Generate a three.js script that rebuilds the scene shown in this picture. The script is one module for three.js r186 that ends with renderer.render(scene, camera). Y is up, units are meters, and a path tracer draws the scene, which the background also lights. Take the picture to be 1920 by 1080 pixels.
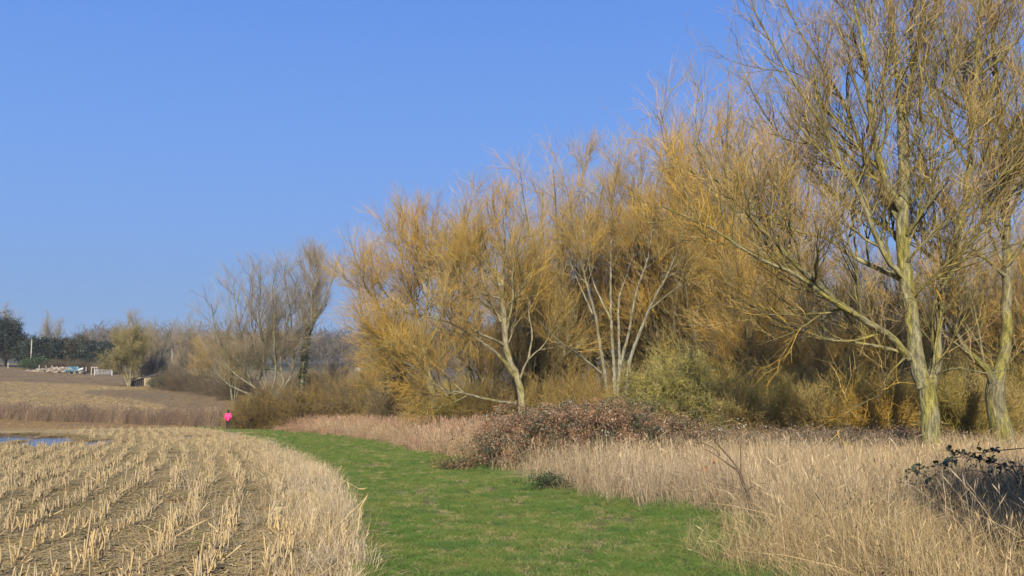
import * as THREE from 'three';
import { mergeGeometries, mergeVertices } from 'three/addons/utils/BufferGeometryUtils.js';
import { MarchingCubes } from 'three/addons/objects/MarchingCubes.js';
import { createNoise2D, createNoise3D } from 'simplex-noise';

// ---------------------------------------------------------------- camera, sky, sun, exposure
const scene = new THREE.Scene();
const F = 1884, EYE = 1.7, PITCH = Math.atan(125 / F);
const camera = new THREE.PerspectiveCamera(2 * Math.atan(540 / F) * 180 / Math.PI, 16 / 9, 0.1, 6000);
camera.position.set(0, EYE, 0);
camera.rotation.x = PITCH;
scene.add(camera);

const SUN = new THREE.Vector3(-0.12, 0.56, 0.85).normalize();
{ // clear winter sky: deep blue overhead, paler to the horizon, a little brighter round the sun
  const W = 512, H = 256, a = new Float32Array(W * H * 4);
  const stops = [[-90, .14, .22, .37], [-1, .18, .285, .465], [2, .182, .297, .50], [7, .163, .295, .59], [12, .138, .275, .615], [20, .102, .226, .59], [40, .062, .15, .44], [90, .04, .10, .32]];
  for (let j = 0; j < H; j++) {
    const el = ((j + .5) / H - .5) * 180;
    let k = 0; while (k < stops.length - 2 && stops[k + 1][0] < el) k++;
    const A = stops[k], B = stops[k + 1], t = Math.min(1, Math.max(0, (el - A[0]) / (B[0] - A[0])));
    for (let i = 0; i < W; i++) {
      const az = ((i + .5) / W - .5) * 2 * Math.PI, e = el * Math.PI / 180;
      const dir = new THREE.Vector3(Math.cos(az) * Math.cos(e), Math.sin(e), Math.sin(az) * Math.cos(e));
      const g = el > -2 ? Math.pow(Math.max(0, dir.dot(SUN)), 8) * .35 : 0;
      const o = (j * W + i) * 4;
      for (let c = 0; c < 3; c++) a[o + c] = (A[c + 1] + (B[c + 1] - A[c + 1]) * t) + g * [1, .97, .9][c];
      a[o + 3] = 1;
    }
  }
  const sky = new THREE.DataTexture(a, W, H, THREE.RGBAFormat, THREE.FloatType);
  sky.mapping = THREE.EquirectangularReflectionMapping; sky.magFilter = THREE.LinearFilter; sky.minFilter = THREE.LinearFilter;
  sky.needsUpdate = true;
  scene.background = sky; scene.environment = sky;
}
const sun = new THREE.DirectionalLight(new THREE.Color(1, .915, .77), 5);
sun.position.copy(SUN).multiplyScalar(200); sun.target.position.set(0, -3, -45);
sun.castShadow = true; sun.shadow.mapSize.set(4096, 4096);
Object.assign(sun.shadow.camera, { left: -90, right: 90, top: 80, bottom: -80, near: 1, far: 500 });
scene.add(sun, sun.target);
const renderer = new THREE.WebGLRenderer({ antialias: true });
renderer.toneMapping = THREE.LinearToneMapping;
renderer.toneMappingExposure = 1.35;
renderer.shadowMap.enabled = true;

// ---------------------------------------------------------------- helpers
const V = (x, y, z) => new THREE.Vector3(x, y, z);
const clamp = (x, a = 0, b = 1) => Math.min(b, Math.max(a, x));
const smooth = (a, b, x) => { const t = clamp((x - a) / (b - a)); return t * t * (3 - 2 * t); };
const mix = (a, b, t) => a + (b - a) * t;
const mixc = (A, B, t) => [mix(A[0], B[0], t), mix(A[1], B[1], t), mix(A[2], B[2], t)];
function rngOf(seed) { let s = seed >>> 0; return () => { s = s + 0x6D2B79F5 | 0; let t = Math.imul(s ^ s >>> 15, 1 | s); t = t + Math.imul(t ^ t >>> 7, 61 | t) ^ t; return ((t ^ t >>> 14) >>> 0) / 4294967296; }; }
const n2 = createNoise2D(rngOf(11)), n3 = createNoise3D(rngOf(12));
const fbm = (x, y) => .6 * n2(x, y) + .3 * n2(2.1 * x + 7, 2.1 * y) + .15 * n2(4.3 * x, 4.3 * y + 5);
// the world point that lies on the ray of photo pixel (px, py) at depth d in front of the camera
function at(px, py, d) {
  const vx = (px - 960) / F, vy = (540 - py) / F, c = Math.cos(PITCH), s = Math.sin(PITCH), zf = c - vy * s;
  return V(vx / zf * d, EYE + (vy * c + s) / zf * d, -d);
}
const taken = {};
function numbered(n) { const k = taken[n] = (taken[n] ?? -1) + 1; return k ? n + '_' + String(k).padStart(3, '0') : n; }
function tag(o, label, category, group, kind) {
  if (label) o.userData.label = label; if (category) o.userData.category = category;
  if (group) o.userData.group = group; if (kind) o.userData.kind = kind; return o;
}
function thing(name, label, category, p, group) {
  const g = new THREE.Group(); g.name = numbered(name); g.position.copy(p); scene.add(g);
  return tag(g, label, category, group);
}
function part(name, geo, m, parent, kind) {
  const o = new THREE.Mesh(geo, m); o.name = name; o.castShadow = o.receiveShadow = true; parent.add(o);
  if (kind) o.userData.kind = kind; return o;
}
// merged geometry with normals, colours and uv in metres
class GB {
  constructor() { this.p = []; this.n = []; this.c = []; this.u = []; this.i = []; }
  vert(p, n, c, u, v) { this.p.push(p.x, p.y, p.z); this.n.push(n.x, n.y, n.z); this.c.push(c[0], c[1], c[2]); this.u.push(u, v); return this.p.length / 3 - 1; }
  tube(pts, rad, sides, col, cap = true) {
    const N = pts.length, t = V(), nx = V(), ny = V(), q = V(); let prev = null, len = 0;
    const first = this.p.length / 3;
    for (let k = 0; k < N; k++) {
      t.subVectors(pts[Math.min(N - 1, k + 1)], pts[Math.max(0, k - 1)]).normalize();
      if (!prev) { prev = Math.abs(t.y) < .9 ? V(0, 1, 0) : V(1, 0, 0); }
      nx.copy(prev).addScaledVector(t, -prev.dot(t)).normalize(); ny.crossVectors(t, nx); prev = nx.clone();
      if (k) len += pts[k].distanceTo(pts[k - 1]);
      for (let s = 0; s < sides; s++) {
        const a = s / sides * 2 * Math.PI; q.copy(nx).multiplyScalar(Math.cos(a)).addScaledVector(ny, Math.sin(a));
        const P = pts[k].clone().addScaledVector(q, rad[k]);
        this.vert(P, q, typeof col === 'function' ? col(P, k / (N - 1)) : col, a * Math.max(rad[0], .02), len);
      }
      if (k) for (let s = 0; s < sides; s++) {
        const a = first + (k - 1) * sides + s, b = first + (k - 1) * sides + (s + 1) % sides;
        this.i.push(a, b, b + sides, a, b + sides, a + sides);
      }
    }
    if (cap && sides > 3) {
      const c = this.vert(pts[N - 1], t, typeof col === 'function' ? col(pts[N - 1], 1) : col, 0, len), f = first + (N - 1) * sides;
      for (let s = 0; s < sides; s++) this.i.push(f + s, f + (s + 1) % sides, c);
    }
    return this;
  }
  // flat ribbon along pts, half widths w, facing 'face'
  ribbon(pts, w, face, col) {
    const N = pts.length, f0 = this.p.length / 3, t = V(), s = V(), n = V();
    for (let k = 0; k < N; k++) {
      t.subVectors(pts[Math.min(N - 1, k + 1)], pts[Math.max(0, k - 1)]).normalize();
      s.crossVectors(t, face).normalize(); n.crossVectors(s, t).normalize();
      const c = typeof col === 'function' ? col(k / (N - 1)) : col;
      if (w[k] < 1e-5) this.vert(pts[k], n, c, 0, k);
      else { this.vert(pts[k].clone().addScaledVector(s, -w[k]), n, c, 0, k); this.vert(pts[k].clone().addScaledVector(s, w[k]), n, c, 1, k); }
      if (k) {
        const tip = w[k] < 1e-5, b = this.p.length / 3 - (tip ? 1 : 2), a = f0 + (k - 1) * 2;
        if (tip) this.i.push(a, a + 1, b); else this.i.push(a, a + 1, b + 1, a, b + 1, b);
      }
    }
    return this;
  }
  box(c, hx, hy, hz, col, rot) {
    const g = new THREE.BoxGeometry(2 * hx, 2 * hy, 2 * hz); const m = new THREE.Matrix4().makeRotationFromEuler(rot || new THREE.Euler()).setPosition(c); g.applyMatrix4(m);
    const f = this.p.length / 3, P = g.attributes.position, Nn = g.attributes.normal, U = g.attributes.uv;
    for (let k = 0; k < P.count; k++) this.vert(V().fromBufferAttribute(P, k), V().fromBufferAttribute(Nn, k), col, U.getX(k), U.getY(k));
    for (const k of g.index.array) this.i.push(f + k); return this;
  }
  geo() {
    const g = new THREE.BufferGeometry();
    g.setAttribute('position', new THREE.Float32BufferAttribute(this.p, 3)); g.setAttribute('normal', new THREE.Float32BufferAttribute(this.n, 3));
    g.setAttribute('color', new THREE.Float32BufferAttribute(this.c, 3)); g.setAttribute('uv', new THREE.Float32BufferAttribute(this.u, 2));
    g.setIndex(this.i); return g;
  }
}
// many copies of one small shape, as one InstancedMesh: items are {p, dir?, yaw, s, c}
const _m = new THREE.Matrix4(), _q = new THREE.Quaternion(), _q2 = new THREE.Quaternion(), _UP = V(0, 1, 0), _s = V(), _col = new THREE.Color();
function copies(name, geo, m, items, parent, origin) {
  const o = new THREE.InstancedMesh(geo, m, items.length); o.name = name; o.castShadow = o.receiveShadow = true;
  items.forEach((it, k) => {
    _q2.setFromAxisAngle(_UP, it.yaw);
    if (it.dir) _q.setFromUnitVectors(_UP, it.dir).multiply(_q2); else _q.copy(_q2);
    if (it.sv) _s.copy(it.sv); else _s.set(it.s, it.s, it.s);
    const P = origin ? it.p.clone().sub(origin) : it.p;
    o.setMatrixAt(k, _m.compose(P, _q, _s));
    o.setColorAt(k, _col.setRGB(it.c[0], it.c[1], it.c[2]));
  });
  o.userData.kind = 'stuff'; parent.add(o); return o;
}
// tileable value noise texture
function noiseTex(size, cells, fn, srgb) {
  const r = rngOf(size * 7 + cells[0]), lat = cells.map(([cx, cy]) => ({ cx, cy, v: Float32Array.from({ length: cx * cy }, r) }));
  const data = new Uint8Array(size * size * 4);
  for (let j = 0; j < size; j++) for (let i = 0; i < size; i++) {
    const vals = lat.map(L => {
      const x = i / size * L.cx, y = j / size * L.cy, x0 = Math.floor(x), y0 = Math.floor(y), fx = x - x0, fy = y - y0;
      const g = (a, b) => L.v[(b % L.cy) * L.cx + a % L.cx], sx = fx * fx * (3 - 2 * fx), sy = fy * fy * (3 - 2 * fy);
      return mix(mix(g(x0, y0), g(x0 + 1, y0), sx), mix(g(x0, y0 + 1), g(x0 + 1, y0 + 1), sx), sy);
    });
    const c = fn(vals), o = (j * size + i) * 4;
    for (let k = 0; k < 3; k++) data[o + k] = clamp(Array.isArray(c) ? c[k] : c) * 255; data[o + 3] = 255;
  }
  const t = new THREE.DataTexture(data, size, size); t.wrapS = t.wrapT = THREE.RepeatWrapping; t.magFilter = THREE.LinearFilter; t.minFilter = THREE.LinearMipmapLinearFilter; t.generateMipmaps = true;
  if (srgb) t.colorSpace = THREE.SRGBColorSpace; t.needsUpdate = true; return t;
}
const soilTex = noiseTex(512, [[6, 6], [24, 24], [96, 96], [256, 256]], v => { const k = .52 + .2 * v[0] + .22 * v[1] + .22 * v[2] + .16 * (v[3] - .5) * 2; return [k, k * .985, k * .95]; }, true);
const soilBump = noiseTex(512, [[10, 10], [40, 40], [120, 120]], v => .4 * v[0] + .35 * v[1] + .25 * v[2]);
const barkBump = noiseTex(256, [[20, 4], [48, 10], [96, 40]], v => .5 * v[0] + .35 * v[1] + .15 * v[2]);
const barkTex = noiseTex(256, [[18, 4], [44, 9], [90, 60]], v => { const k = .34 + .4 * v[0] + .33 * v[1] + .3 * v[2]; return [k, k, k * .97]; }, true);
const std = (o) => new THREE.MeshStandardMaterial({ roughness: .95, vertexColors: true, side: THREE.DoubleSide, color: new THREE.Color(.8, .8, .8), ...o });
const M = {
  ground: std({ map: soilTex, bumpMap: soilBump, bumpScale: .06 }),
  bark: std({ color: new THREE.Color(.95, .95, .95), map: barkTex, bumpMap: barkBump, bumpScale: .045, roughness: .9, side: THREE.FrontSide }),
  plant: std({ roughness: .9 }),
  dry: std({ roughness: .8 }),
  leaf: std({ roughness: .55 }),
  twig: std({ roughness: .75, side: THREE.FrontSide }),
  plain: std({ roughness: .85 }),
};

// ---------------------------------------------------------------- terrain
const hid = d => .03 * (clamp(d, 12, 60) - 12);
const edge = d => (d < 95 ? -(.115 * d + .00185 * d * d) : -(.115 * 95 + .00185 * 9025) - (d - 95) * .4665) - hid(d);   // field side of the path
const width = d => 3.75 + hid(d) + .3 * smooth(14, 24, d) + 1.75 * Math.exp(-Math.pow((d - 16) / 2.4, 2));                                  // of the mown path
const strip = d => .9 + .045 * (clamp(d, 10, 60) - 10);                                                     // weedy margin between path and first stubble row
function base(d, x) {
  let h;
  if (d < 0) h = 0; else if (d < 90) h = -.055 * d; else if (d < 125) { const t = d - 90; h = -4.95 - .055 * t + .055 * t * t / 70; } else {
    const t = x / d, k = .004 + .095 * clamp(-t - .325, 0, .3) * smooth(-.2, -.36, t) ;
    h = -5.9 + k * (Math.min(d, 330) - 125);
  }
  return h;
}
const PUDDLES = [[-28.4, 56, 2.6, 2.7, .1], [-23.6, 51.5, 1.1, 3.2, .28], [-21.0, 51, .55, 1.8, .1], [-20.4, 63, .5, 1.2, 0]].map(([x, d, rx, rd, a]) => ({ x, d, rx, rd, a, y: base(d - rd * .75, x) - .03 }));
function puddleAt(x, d) { // [how far inside, water level, distance from the middle in radii]
  let best = 0, y = 0, rr = 9;
  for (const p of PUDDLES) {
    const c = Math.cos(p.a), s = Math.sin(p.a), u = ((x - p.x) * c + (d - p.d) * s) / p.rx, v = (-(x - p.x) * s + (d - p.d) * c) / p.rd;
    const r = Math.hypot(u, v) + .2 * n2(x * .8, d * .8); if (r < rr) { rr = r; y = p.y; best = 1 - smooth(.85, 1.3, r); }
  }
  return [best, y, rr];
}
function height(x, z) {
  const d = -z; let h = base(d, x) + .09 * n2(x * .06, d * .06) * smooth(6, 25, Math.hypot(x, d));
  if (d > 6 && d < 95 && x < edge(d) - .3) {
    h += .03 * fbm(x * 1.1, d * 1.1) + .035 * Math.max(0, n2(x * .35 + 9, d * .35));
    const [, y, rr] = puddleAt(x, d); if (rr < 2.4) h = mix(y + mix(-.055, .05, smooth(.8, 1.15, rr)) + .9 * (h - base(d, x)), h, smooth(1.3, 2.4, rr));
  }
  return h;
}
const on = (x, z) => V(x, height(x, z), z);
const ground = (px, d) => { const x = (px - 960) / F * d; return on(x, -d); };
function sheet(name, x0, x1, d0, d1, nu, nd, colour, lift = 0) {
  const g = new THREE.BufferGeometry(), p = [], c = [], u = [], idx = [];
  for (let j = 0; j <= nd; j++) {
    const d = d0 * Math.pow(d1 / d0, j / nd), a = x0(d), b = x1(d);
    for (let i = 0; i <= nu; i++) { const x = mix(a, b, i / nu); p.push(x, height(x, -d) + lift, -d); c.push(...colour(x, d)); u.push(x / 2.7, d / 2.7); }
  }
  for (let j = 0; j < nd; j++) for (let i = 0; i < nu; i++) { const k = j * (nu + 1) + i; idx.push(k, k + 1, k + nu + 2, k, k + nu + 2, k + nu + 1); }
  g.setAttribute('position', new THREE.Float32BufferAttribute(p, 3)); g.setAttribute('color', new THREE.Float32BufferAttribute(c, 3)); g.setAttribute('uv', new THREE.Float32BufferAttribute(u, 2));
  g.setIndex(idx); g.computeVertexNormals();
  const o = part(name, g, M.ground, scene); o.userData.kind = 'structure'; return o;
}
const SOIL = [.50, .285, .065], MUD = [.35, .225, .085], STRAW = [.66, .45, .15], GREEN = [.11, .14, .03], THATCH = [.40, .29, .15];
{ // everything under and beyond the near sheets, out to the horizon
  const g = new THREE.BufferGeometry(), p = [], c = [], u = [], idx = [], NR = 150, NA = 180;
  for (let j = 0; j <= NR; j++) {
    const r = j === 0 ? 0 : 2 * Math.pow(2000, j / NR);
    for (let i = 0; i <= NA; i++) {
      const a = i / NA * 2 * Math.PI, x = Math.sin(a) * r, d = Math.cos(a) * r;
      const near = d > 3 && d < 133 && x > -.64 * d - 5 && x < .64 * d + 5;
      p.push(x, height(x, -d) - (near ? .35 : .02), -d);
      const q = fbm(x * .03, d * .05), far = smooth(118, 128, d);
      // ploughed slope across the ditch, paler uncut stubble at its left foot
      let k = mixc([.36, .25, .11], [.42, .285, .12], clamp(.5 + q + .5 * n2(x * .35, d * .12)));
      if (d > 128 && d < 215 && x < -.36 * d - 4 + 14 * n2(d * .02, 3)) k = mixc([.52, .39, .18], [.46, .335, .15], clamp(.5 + .8 * q));
      if (d > 285) k = mixc([.44, .30, .14], [.24, .22, .08], clamp(.3 + q));
      if (d > 420) k = [.13, .13, .06];
      if (x > -.2 * d) k = mixc(k, [.16, .12, .06], .7);
      c.push(...k); u.push(x / 2.7, d / 2.7);
    }
  }
  for (let j = 0; j < NR; j++) for (let i = 0; i < NA; i++) { const k = j * (NA + 1) + i; idx.push(k, k + NA + 1, k + NA + 2, k, k + NA + 2, k + 1); }
  g.setAttribute('position', new THREE.Float32BufferAttribute(p, 3)); g.setAttribute('color', new THREE.Float32BufferAttribute(c, 3)); g.setAttribute('uv', new THREE.Float32BufferAttribute(u, 2));
  g.setIndex(idx); g.computeVertexNormals();
  tag(part('ground', g, M.ground, scene), 'brown ploughed land sloping up beyond the ditch to the horizon', null, null, 'structure');
}
const green = (x, d) => smooth(.15, .6, fbm(x * .5 + 40, d * .5));
tag(sheet('field', d => -.62 * d - 3, d => edge(d), 5, 130, 300, 420, (x, d) => {
  const n = fbm(x * 1.7, d * 1.7), w = fbm(x * .16 + 3, d * .16);
  let k = mixc(SOIL, STRAW, clamp(.18 + .5 * n + .25 * w) * .8);
  k = mixc(k, GREEN, .55 * green(x, d) * smooth(34, 20, d) + .5 * smooth(.2, .5, fbm(x * .3, d * .3 + 50)) * smooth(100, 112, d));
  k = mixc(k, MUD, .6 * smooth(.1, .6, n2(x * .12 + 8, d * .1)) * smooth(45, 60, d));
  const [m] = puddleAt(x, d); return mixc(k, [.12, .09, .05], .75 * m);
}), 'brown stubble field of cut maize left of the path', null, null, 'structure');
const wornAt = (x, d) => { const s = (x - edge(d)) / width(d); return smooth(-.2, .6, fbm(x * .75 + 20, d * .42)) * (Math.exp(-Math.pow((s - .36) / .16, 2)) + .8 * Math.exp(-Math.pow((s - .68) / .14, 2))); };
tag(sheet('path', d => edge(d) - .02, d => edge(d) + width(d), 5, 97, 60, 260, (x, d) => mixc(mixc([.10, .125, .03], [.15, .15, .045], clamp(.5 + fbm(x, d))), [.33, .22, .085], clamp(1.1 * wornAt(x, d)))), 'mown green grass path curving away to the walker', null, null, 'structure');
tag(sheet('meadow', d => edge(d) + width(d) - .02, d => .62 * d + 4, 5, 130, 90, 200, (x, d) => mixc(mixc(THATCH, [.24, .17, .09], clamp(.5 + fbm(x * .6, d * .6))), GREEN, .6 * smooth(.25, .6, fbm(x * .35 + 9, d * .35)))), 'rough ground under tall dead grass right of the path', null, null, 'structure');
const waterMat = new THREE.MeshPhysicalMaterial({ color: new THREE.Color(.11, .09, .06), roughness: .1, metalness: 0, ior: 1.33, bumpMap: soilBump, bumpScale: .002 });
['wide shallow puddle at the left edge of the stubble', 'blue tapering puddle beside the wide one in the stubble', 'small round puddle in the stubble right of the others', 'tiny far puddle between stubble rows'].forEach((label, k) => {
  const p = PUDDLES[k], s = new THREE.Shape(), N = 48;
  for (let i = 0; i <= N; i++) { const a = i / N * 2 * Math.PI, r = 1.2; s[i ? 'lineTo' : 'moveTo'](Math.cos(a) * p.rx * r, Math.sin(a) * p.rd * r); }
  const g = new THREE.ShapeGeometry(s); g.rotateX(-Math.PI / 2); g.rotateY(p.a);
  const o = part(numbered('puddle'), g, waterMat, scene); o.position.set(p.x, p.y, -p.d);
  tag(o, label, 'puddle', null, 'structure');
});

// ---------------------------------------------------------------- small plant shapes
function bladeTuft(seed, n, h, w, spread, lean, cols, segs = 3) {
  const r = rngOf(seed), g = new GB();
  for (let k = 0; k < n; k++) {
    const a = r() * 6.283, q = spread * Math.sqrt(r()), b = V(Math.cos(a) * q, 0, Math.sin(a) * q), az = r() * 6.283, L = h * (.55 + .6 * r()), le = lean * (.3 + r()), pts = [], ws = [];
    for (let i = 0; i <= segs; i++) { const t = i / segs; pts.push(V(b.x + Math.cos(az) * le * L * t * t, L * t * (1 - .25 * le * t), b.z + Math.sin(az) * le * L * t * t)); ws.push(i === segs ? 0 : w * (1 - .55 * t) * (.7 + .6 * r())); }
    const c0 = cols[Math.floor(r() * cols.length)], v = .8 + .4 * r();
    g.ribbon(pts, ws, V(Math.cos(r() * 6.283), .15, Math.sin(r() * 6.283)).normalize(), [c0[0] * v, c0[1] * v, c0[2] * v]);
  }
  return g.geo();
}
// tall dead stems, some with a seed head and hanging leaf blades
function stemTuft(seed, n, h, w, spread, lean, cols, head, blades = .3) {
  const r = rngOf(seed), g = new GB();
  for (let k = 0; k < n; k++) {
    const a = r() * 6.283, q = spread * Math.sqrt(r()), bx = Math.cos(a) * q, bz = Math.sin(a) * q, az = r() * 6.283, L = h * (.45 + .6 * r()), le = lean * (.15 + r() * r() * 1.6), pts = [], ws = [], S = 4;
    const P = t => V(bx + Math.cos(az) * le * L * Math.pow(t, 1.5), L * t * (1 - .28 * Math.min(le, 1.6) * t), bz + Math.sin(az) * le * L * Math.pow(t, 1.5));
    for (let i = 0; i <= S; i++) { pts.push(P(i / S)); ws.push(i === S ? 0 : w * (1 - .5 * i / S)); }
    const c0 = cols[Math.floor(r() * cols.length)], v = .75 + .5 * r(), c = [c0[0] * v, c0[1] * v, c0[2] * v];
    const face = V(Math.cos(r() * 6.283), .1, Math.sin(r() * 6.283)).normalize();
    g.ribbon(pts, ws, face, c);
    if (r() < head) { const A = P(.86), B = P(1.0), m = A.clone().lerp(B, .45); g.ribbon([A, m, B], [w * .7, w * 2.4, 0], face, c); }
    if (r() < blades) { // dead leaf blade
      const t = .12 + .5 * r(), A = P(t), la = r() * 6.283, ll = L * (.2 + .25 * r()), ps = [];
      for (let i = 0; i <= 3; i++) { const s = i / 3; ps.push(A.clone().add(V(Math.cos(la) * ll * s * .7, ll * (.8 * s - .95 * s * s), Math.sin(la) * ll * s * .7))); }
      g.ribbon(ps, [w * 1.2, w * 1.5, w, 0], V(0, 1, 0).add(face).normalize(), c);
    }
  }
  return g.geo();
}
// a leafless shoot with side twigs, one metre long along +y
function sprigGeo(seed, { n = 6, r0 = .0062, r1 = .0026, side = .5, ang = .65, bend = .2, sub = 1, sides = 3, kink = .05 }) {
  const r = rngOf(seed), g = new GB(), W = [1, 1, 1], az = r() * 6.283, ks = [0, 1, 2, 3, 4, 5].map(i => V((r() - .5) * kink * Math.min(i, 3), i / 5, (r() - .5) * kink * Math.min(i, 3)).add(V(Math.cos(az) * bend * i * i / 25, 0, Math.sin(az) * bend * i * i / 25)));
  const main = t => { const i = Math.min(4, Math.floor(t * 5)); return ks[i].clone().lerp(ks[i + 1], t * 5 - i); };
  g.tube(ks, [0, 1, 2, 3, 4, 5].map(i => mix(r0, r1, i / 5)), sides, W, false);
  for (let k = 0; k < n; k++) {
    const t = .06 + .88 * (k + r() * .9) / n, A = main(t), a = k * 2.4 + 1.6 * r(), L = side * (.35 + r()) * (1.2 - .75 * t), sa = ang * (.45 + 1.0 * r());
    const dir = V(Math.cos(a) * Math.sin(sa), Math.cos(sa), Math.sin(a) * Math.sin(sa)), j = () => (r() - .5) * .13 * L;
    const B = A.clone().addScaledVector(dir, L * .5).add(V(j(), j(), j())), C = A.clone().addScaledVector(dir, L).add(V(j(), L * .18, j()));
    g.tube([A, B, C], [r0 * .66, r0 * .5, r1 * .8], sides, W, false);
    for (let q = 0; q < sub; q++) {
      const u = .2 + .7 * r(), p = u < .5 ? A.clone().lerp(B, u * 2) : B.clone().lerp(C, u * 2 - 1), a2 = r() * 6.283, d2 = dir.clone().add(V(Math.cos(a2), .25, Math.sin(a2)).multiplyScalar(.8)).normalize();
      g.tube([p, p.clone().addScaledVector(d2, L * (.25 + .45 * r()))], [r0 * .5, r1 * .75], sides, W, false);
    }
  }
  return g.geo();
}
const SPRIG = {
  willow: [1, 2, 3, 4, 5].map(s => sprigGeo(s, { n: 4, side: .72, ang: .36, bend: .3, sub: s % 2, r0: .0074, r1: .0026, kink: .035 })),
  poplar: [14, 15, 16].map(s => sprigGeo(s, { n: 4, side: .5, ang: .5, bend: .15, sub: 1, kink: .04 })),
  thorn: [6, 7, 8].map(s => sprigGeo(s, { n: 9, side: .36, ang: 1.1, bend: .2, sub: 2, r0: .010, r1: .006, kink: .09 })),
  scrub: [9, 10, 13].map(s => sprigGeo(s, { n: 4, side: .7, ang: .6, bend: .4, sub: 1, r0: .0105, r1: .0045, kink: .1 })),
};
// cluster of small leaves; colour comes from the copy
function leafCluster(seed, n, size, spread, cup = .3) {
  const r = rngOf(seed), g = new GB();
  for (let k = 0; k < n; k++) {
    const p = V(r() - .5, r() - .5, r() - .5).multiplyScalar(2 * spread), d = V(r() - .5, r() - .35, r() - .5).normalize(), f = V(r() - .5, .6 + .4 * r(), r() - .5).normalize(), L = size * (.6 + .7 * r()), v = .65 + .6 * r();
    g.ribbon([p, p.clone().addScaledVector(d, L * .4), p.clone().addScaledVector(d, L * .75).addScaledVector(f, -cup * L * .2), p.clone().addScaledVector(d, L).addScaledVector(f, -cup * L * .5)], [L * .06, L * .3, L * .24, 0], f, [v, v, v]);
  }
  return g.geo();
}
const LEAF = { bramble: [21, 22, 23].map(s => leafCluster(s, 14, .044, .13)), ivy: [24, 25].map(s => leafCluster(s, 12, .12, .2)), bush: [26, 27].map(s => leafCluster(s, 22, .26, .55)) };

// ---------------------------------------------------------------- stuff: grass, dead grass, stubble
const FR = .555; // half-width of the view per metre of depth, with a margin
function spread(seed, d0, d1, left, right, density, put) {
  const r = rngOf(seed);
  for (let a = d0; a < d1;) {
    const b = Math.min(d1, a * 1.08), m = (a + b) / 2, l = Math.max(left(m), -FR * m - 1.2), q = Math.min(right(m), FR * m + 1.2);
    if (q > l) { const n = Math.round((q - l) * (b - a) * density(m)); for (let k = 0; k < n; k++) { const d = mix(a, b, r()), x = mix(l, q, r()); put(x, d, r); } }
    a = b;
  }
}
const tilt = (r, k) => V((r() - .5) * k, 1, (r() - .5) * k).normalize();
{ // green grass on the path
  const geos = [31, 32].map(s => bladeTuft(s, 26, .07, .0032, .07, .9, [[1, 1, 1]], 2)), lists = [[], []];
  spread(101, 7, 97, d => edge(d) - .15, d => edge(d) + width(d) + .35, d => 330 * Math.pow(9 / d, 1.15), (x, d, r) => {
    const worn = wornAt(x, d); if (r() < worn * .95) return;
    const s = (x - edge(d)) / width(d), verge = smooth(.84, 1, s) + smooth(.08, 0, s), q = clamp(.5 + .9 * fbm(x * .45, d * .45) + .3 * (r() - .5)), k = 1 + .012 * Math.max(0, d - 15);
    let c = mixc([.085, .16, .02], [.15, .19, .034], q); if (r() < .07 + .5 * worn) c = mixc(c, [.36, .29, .13], .8); if (n2(x * .7 + 70, d * .7) > .55) c = mixc(c, [.075, .15, .028], .6);
    const hgt = (.62 + .5 * r() + .45 * n2(x * 1.4, d * 1.4)) * (1 + .9 * verge * (.4 + r()));
    lists[r() < .5 ? 0 : 1].push({ p: on(x, -d), yaw: r() * 6.283, dir: tilt(r, .35), sv: V(k * 1.1, hgt * Math.min(k, 1.5), k * 1.1), c });
  });
  lists.forEach((l, k) => tag(copies(numbered('grass'), geos[k], M.plant, l, scene), k ? 'coarser green blades mixed through the mown path' : 'short green grass covering the mown path', 'grass'));
}
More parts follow.
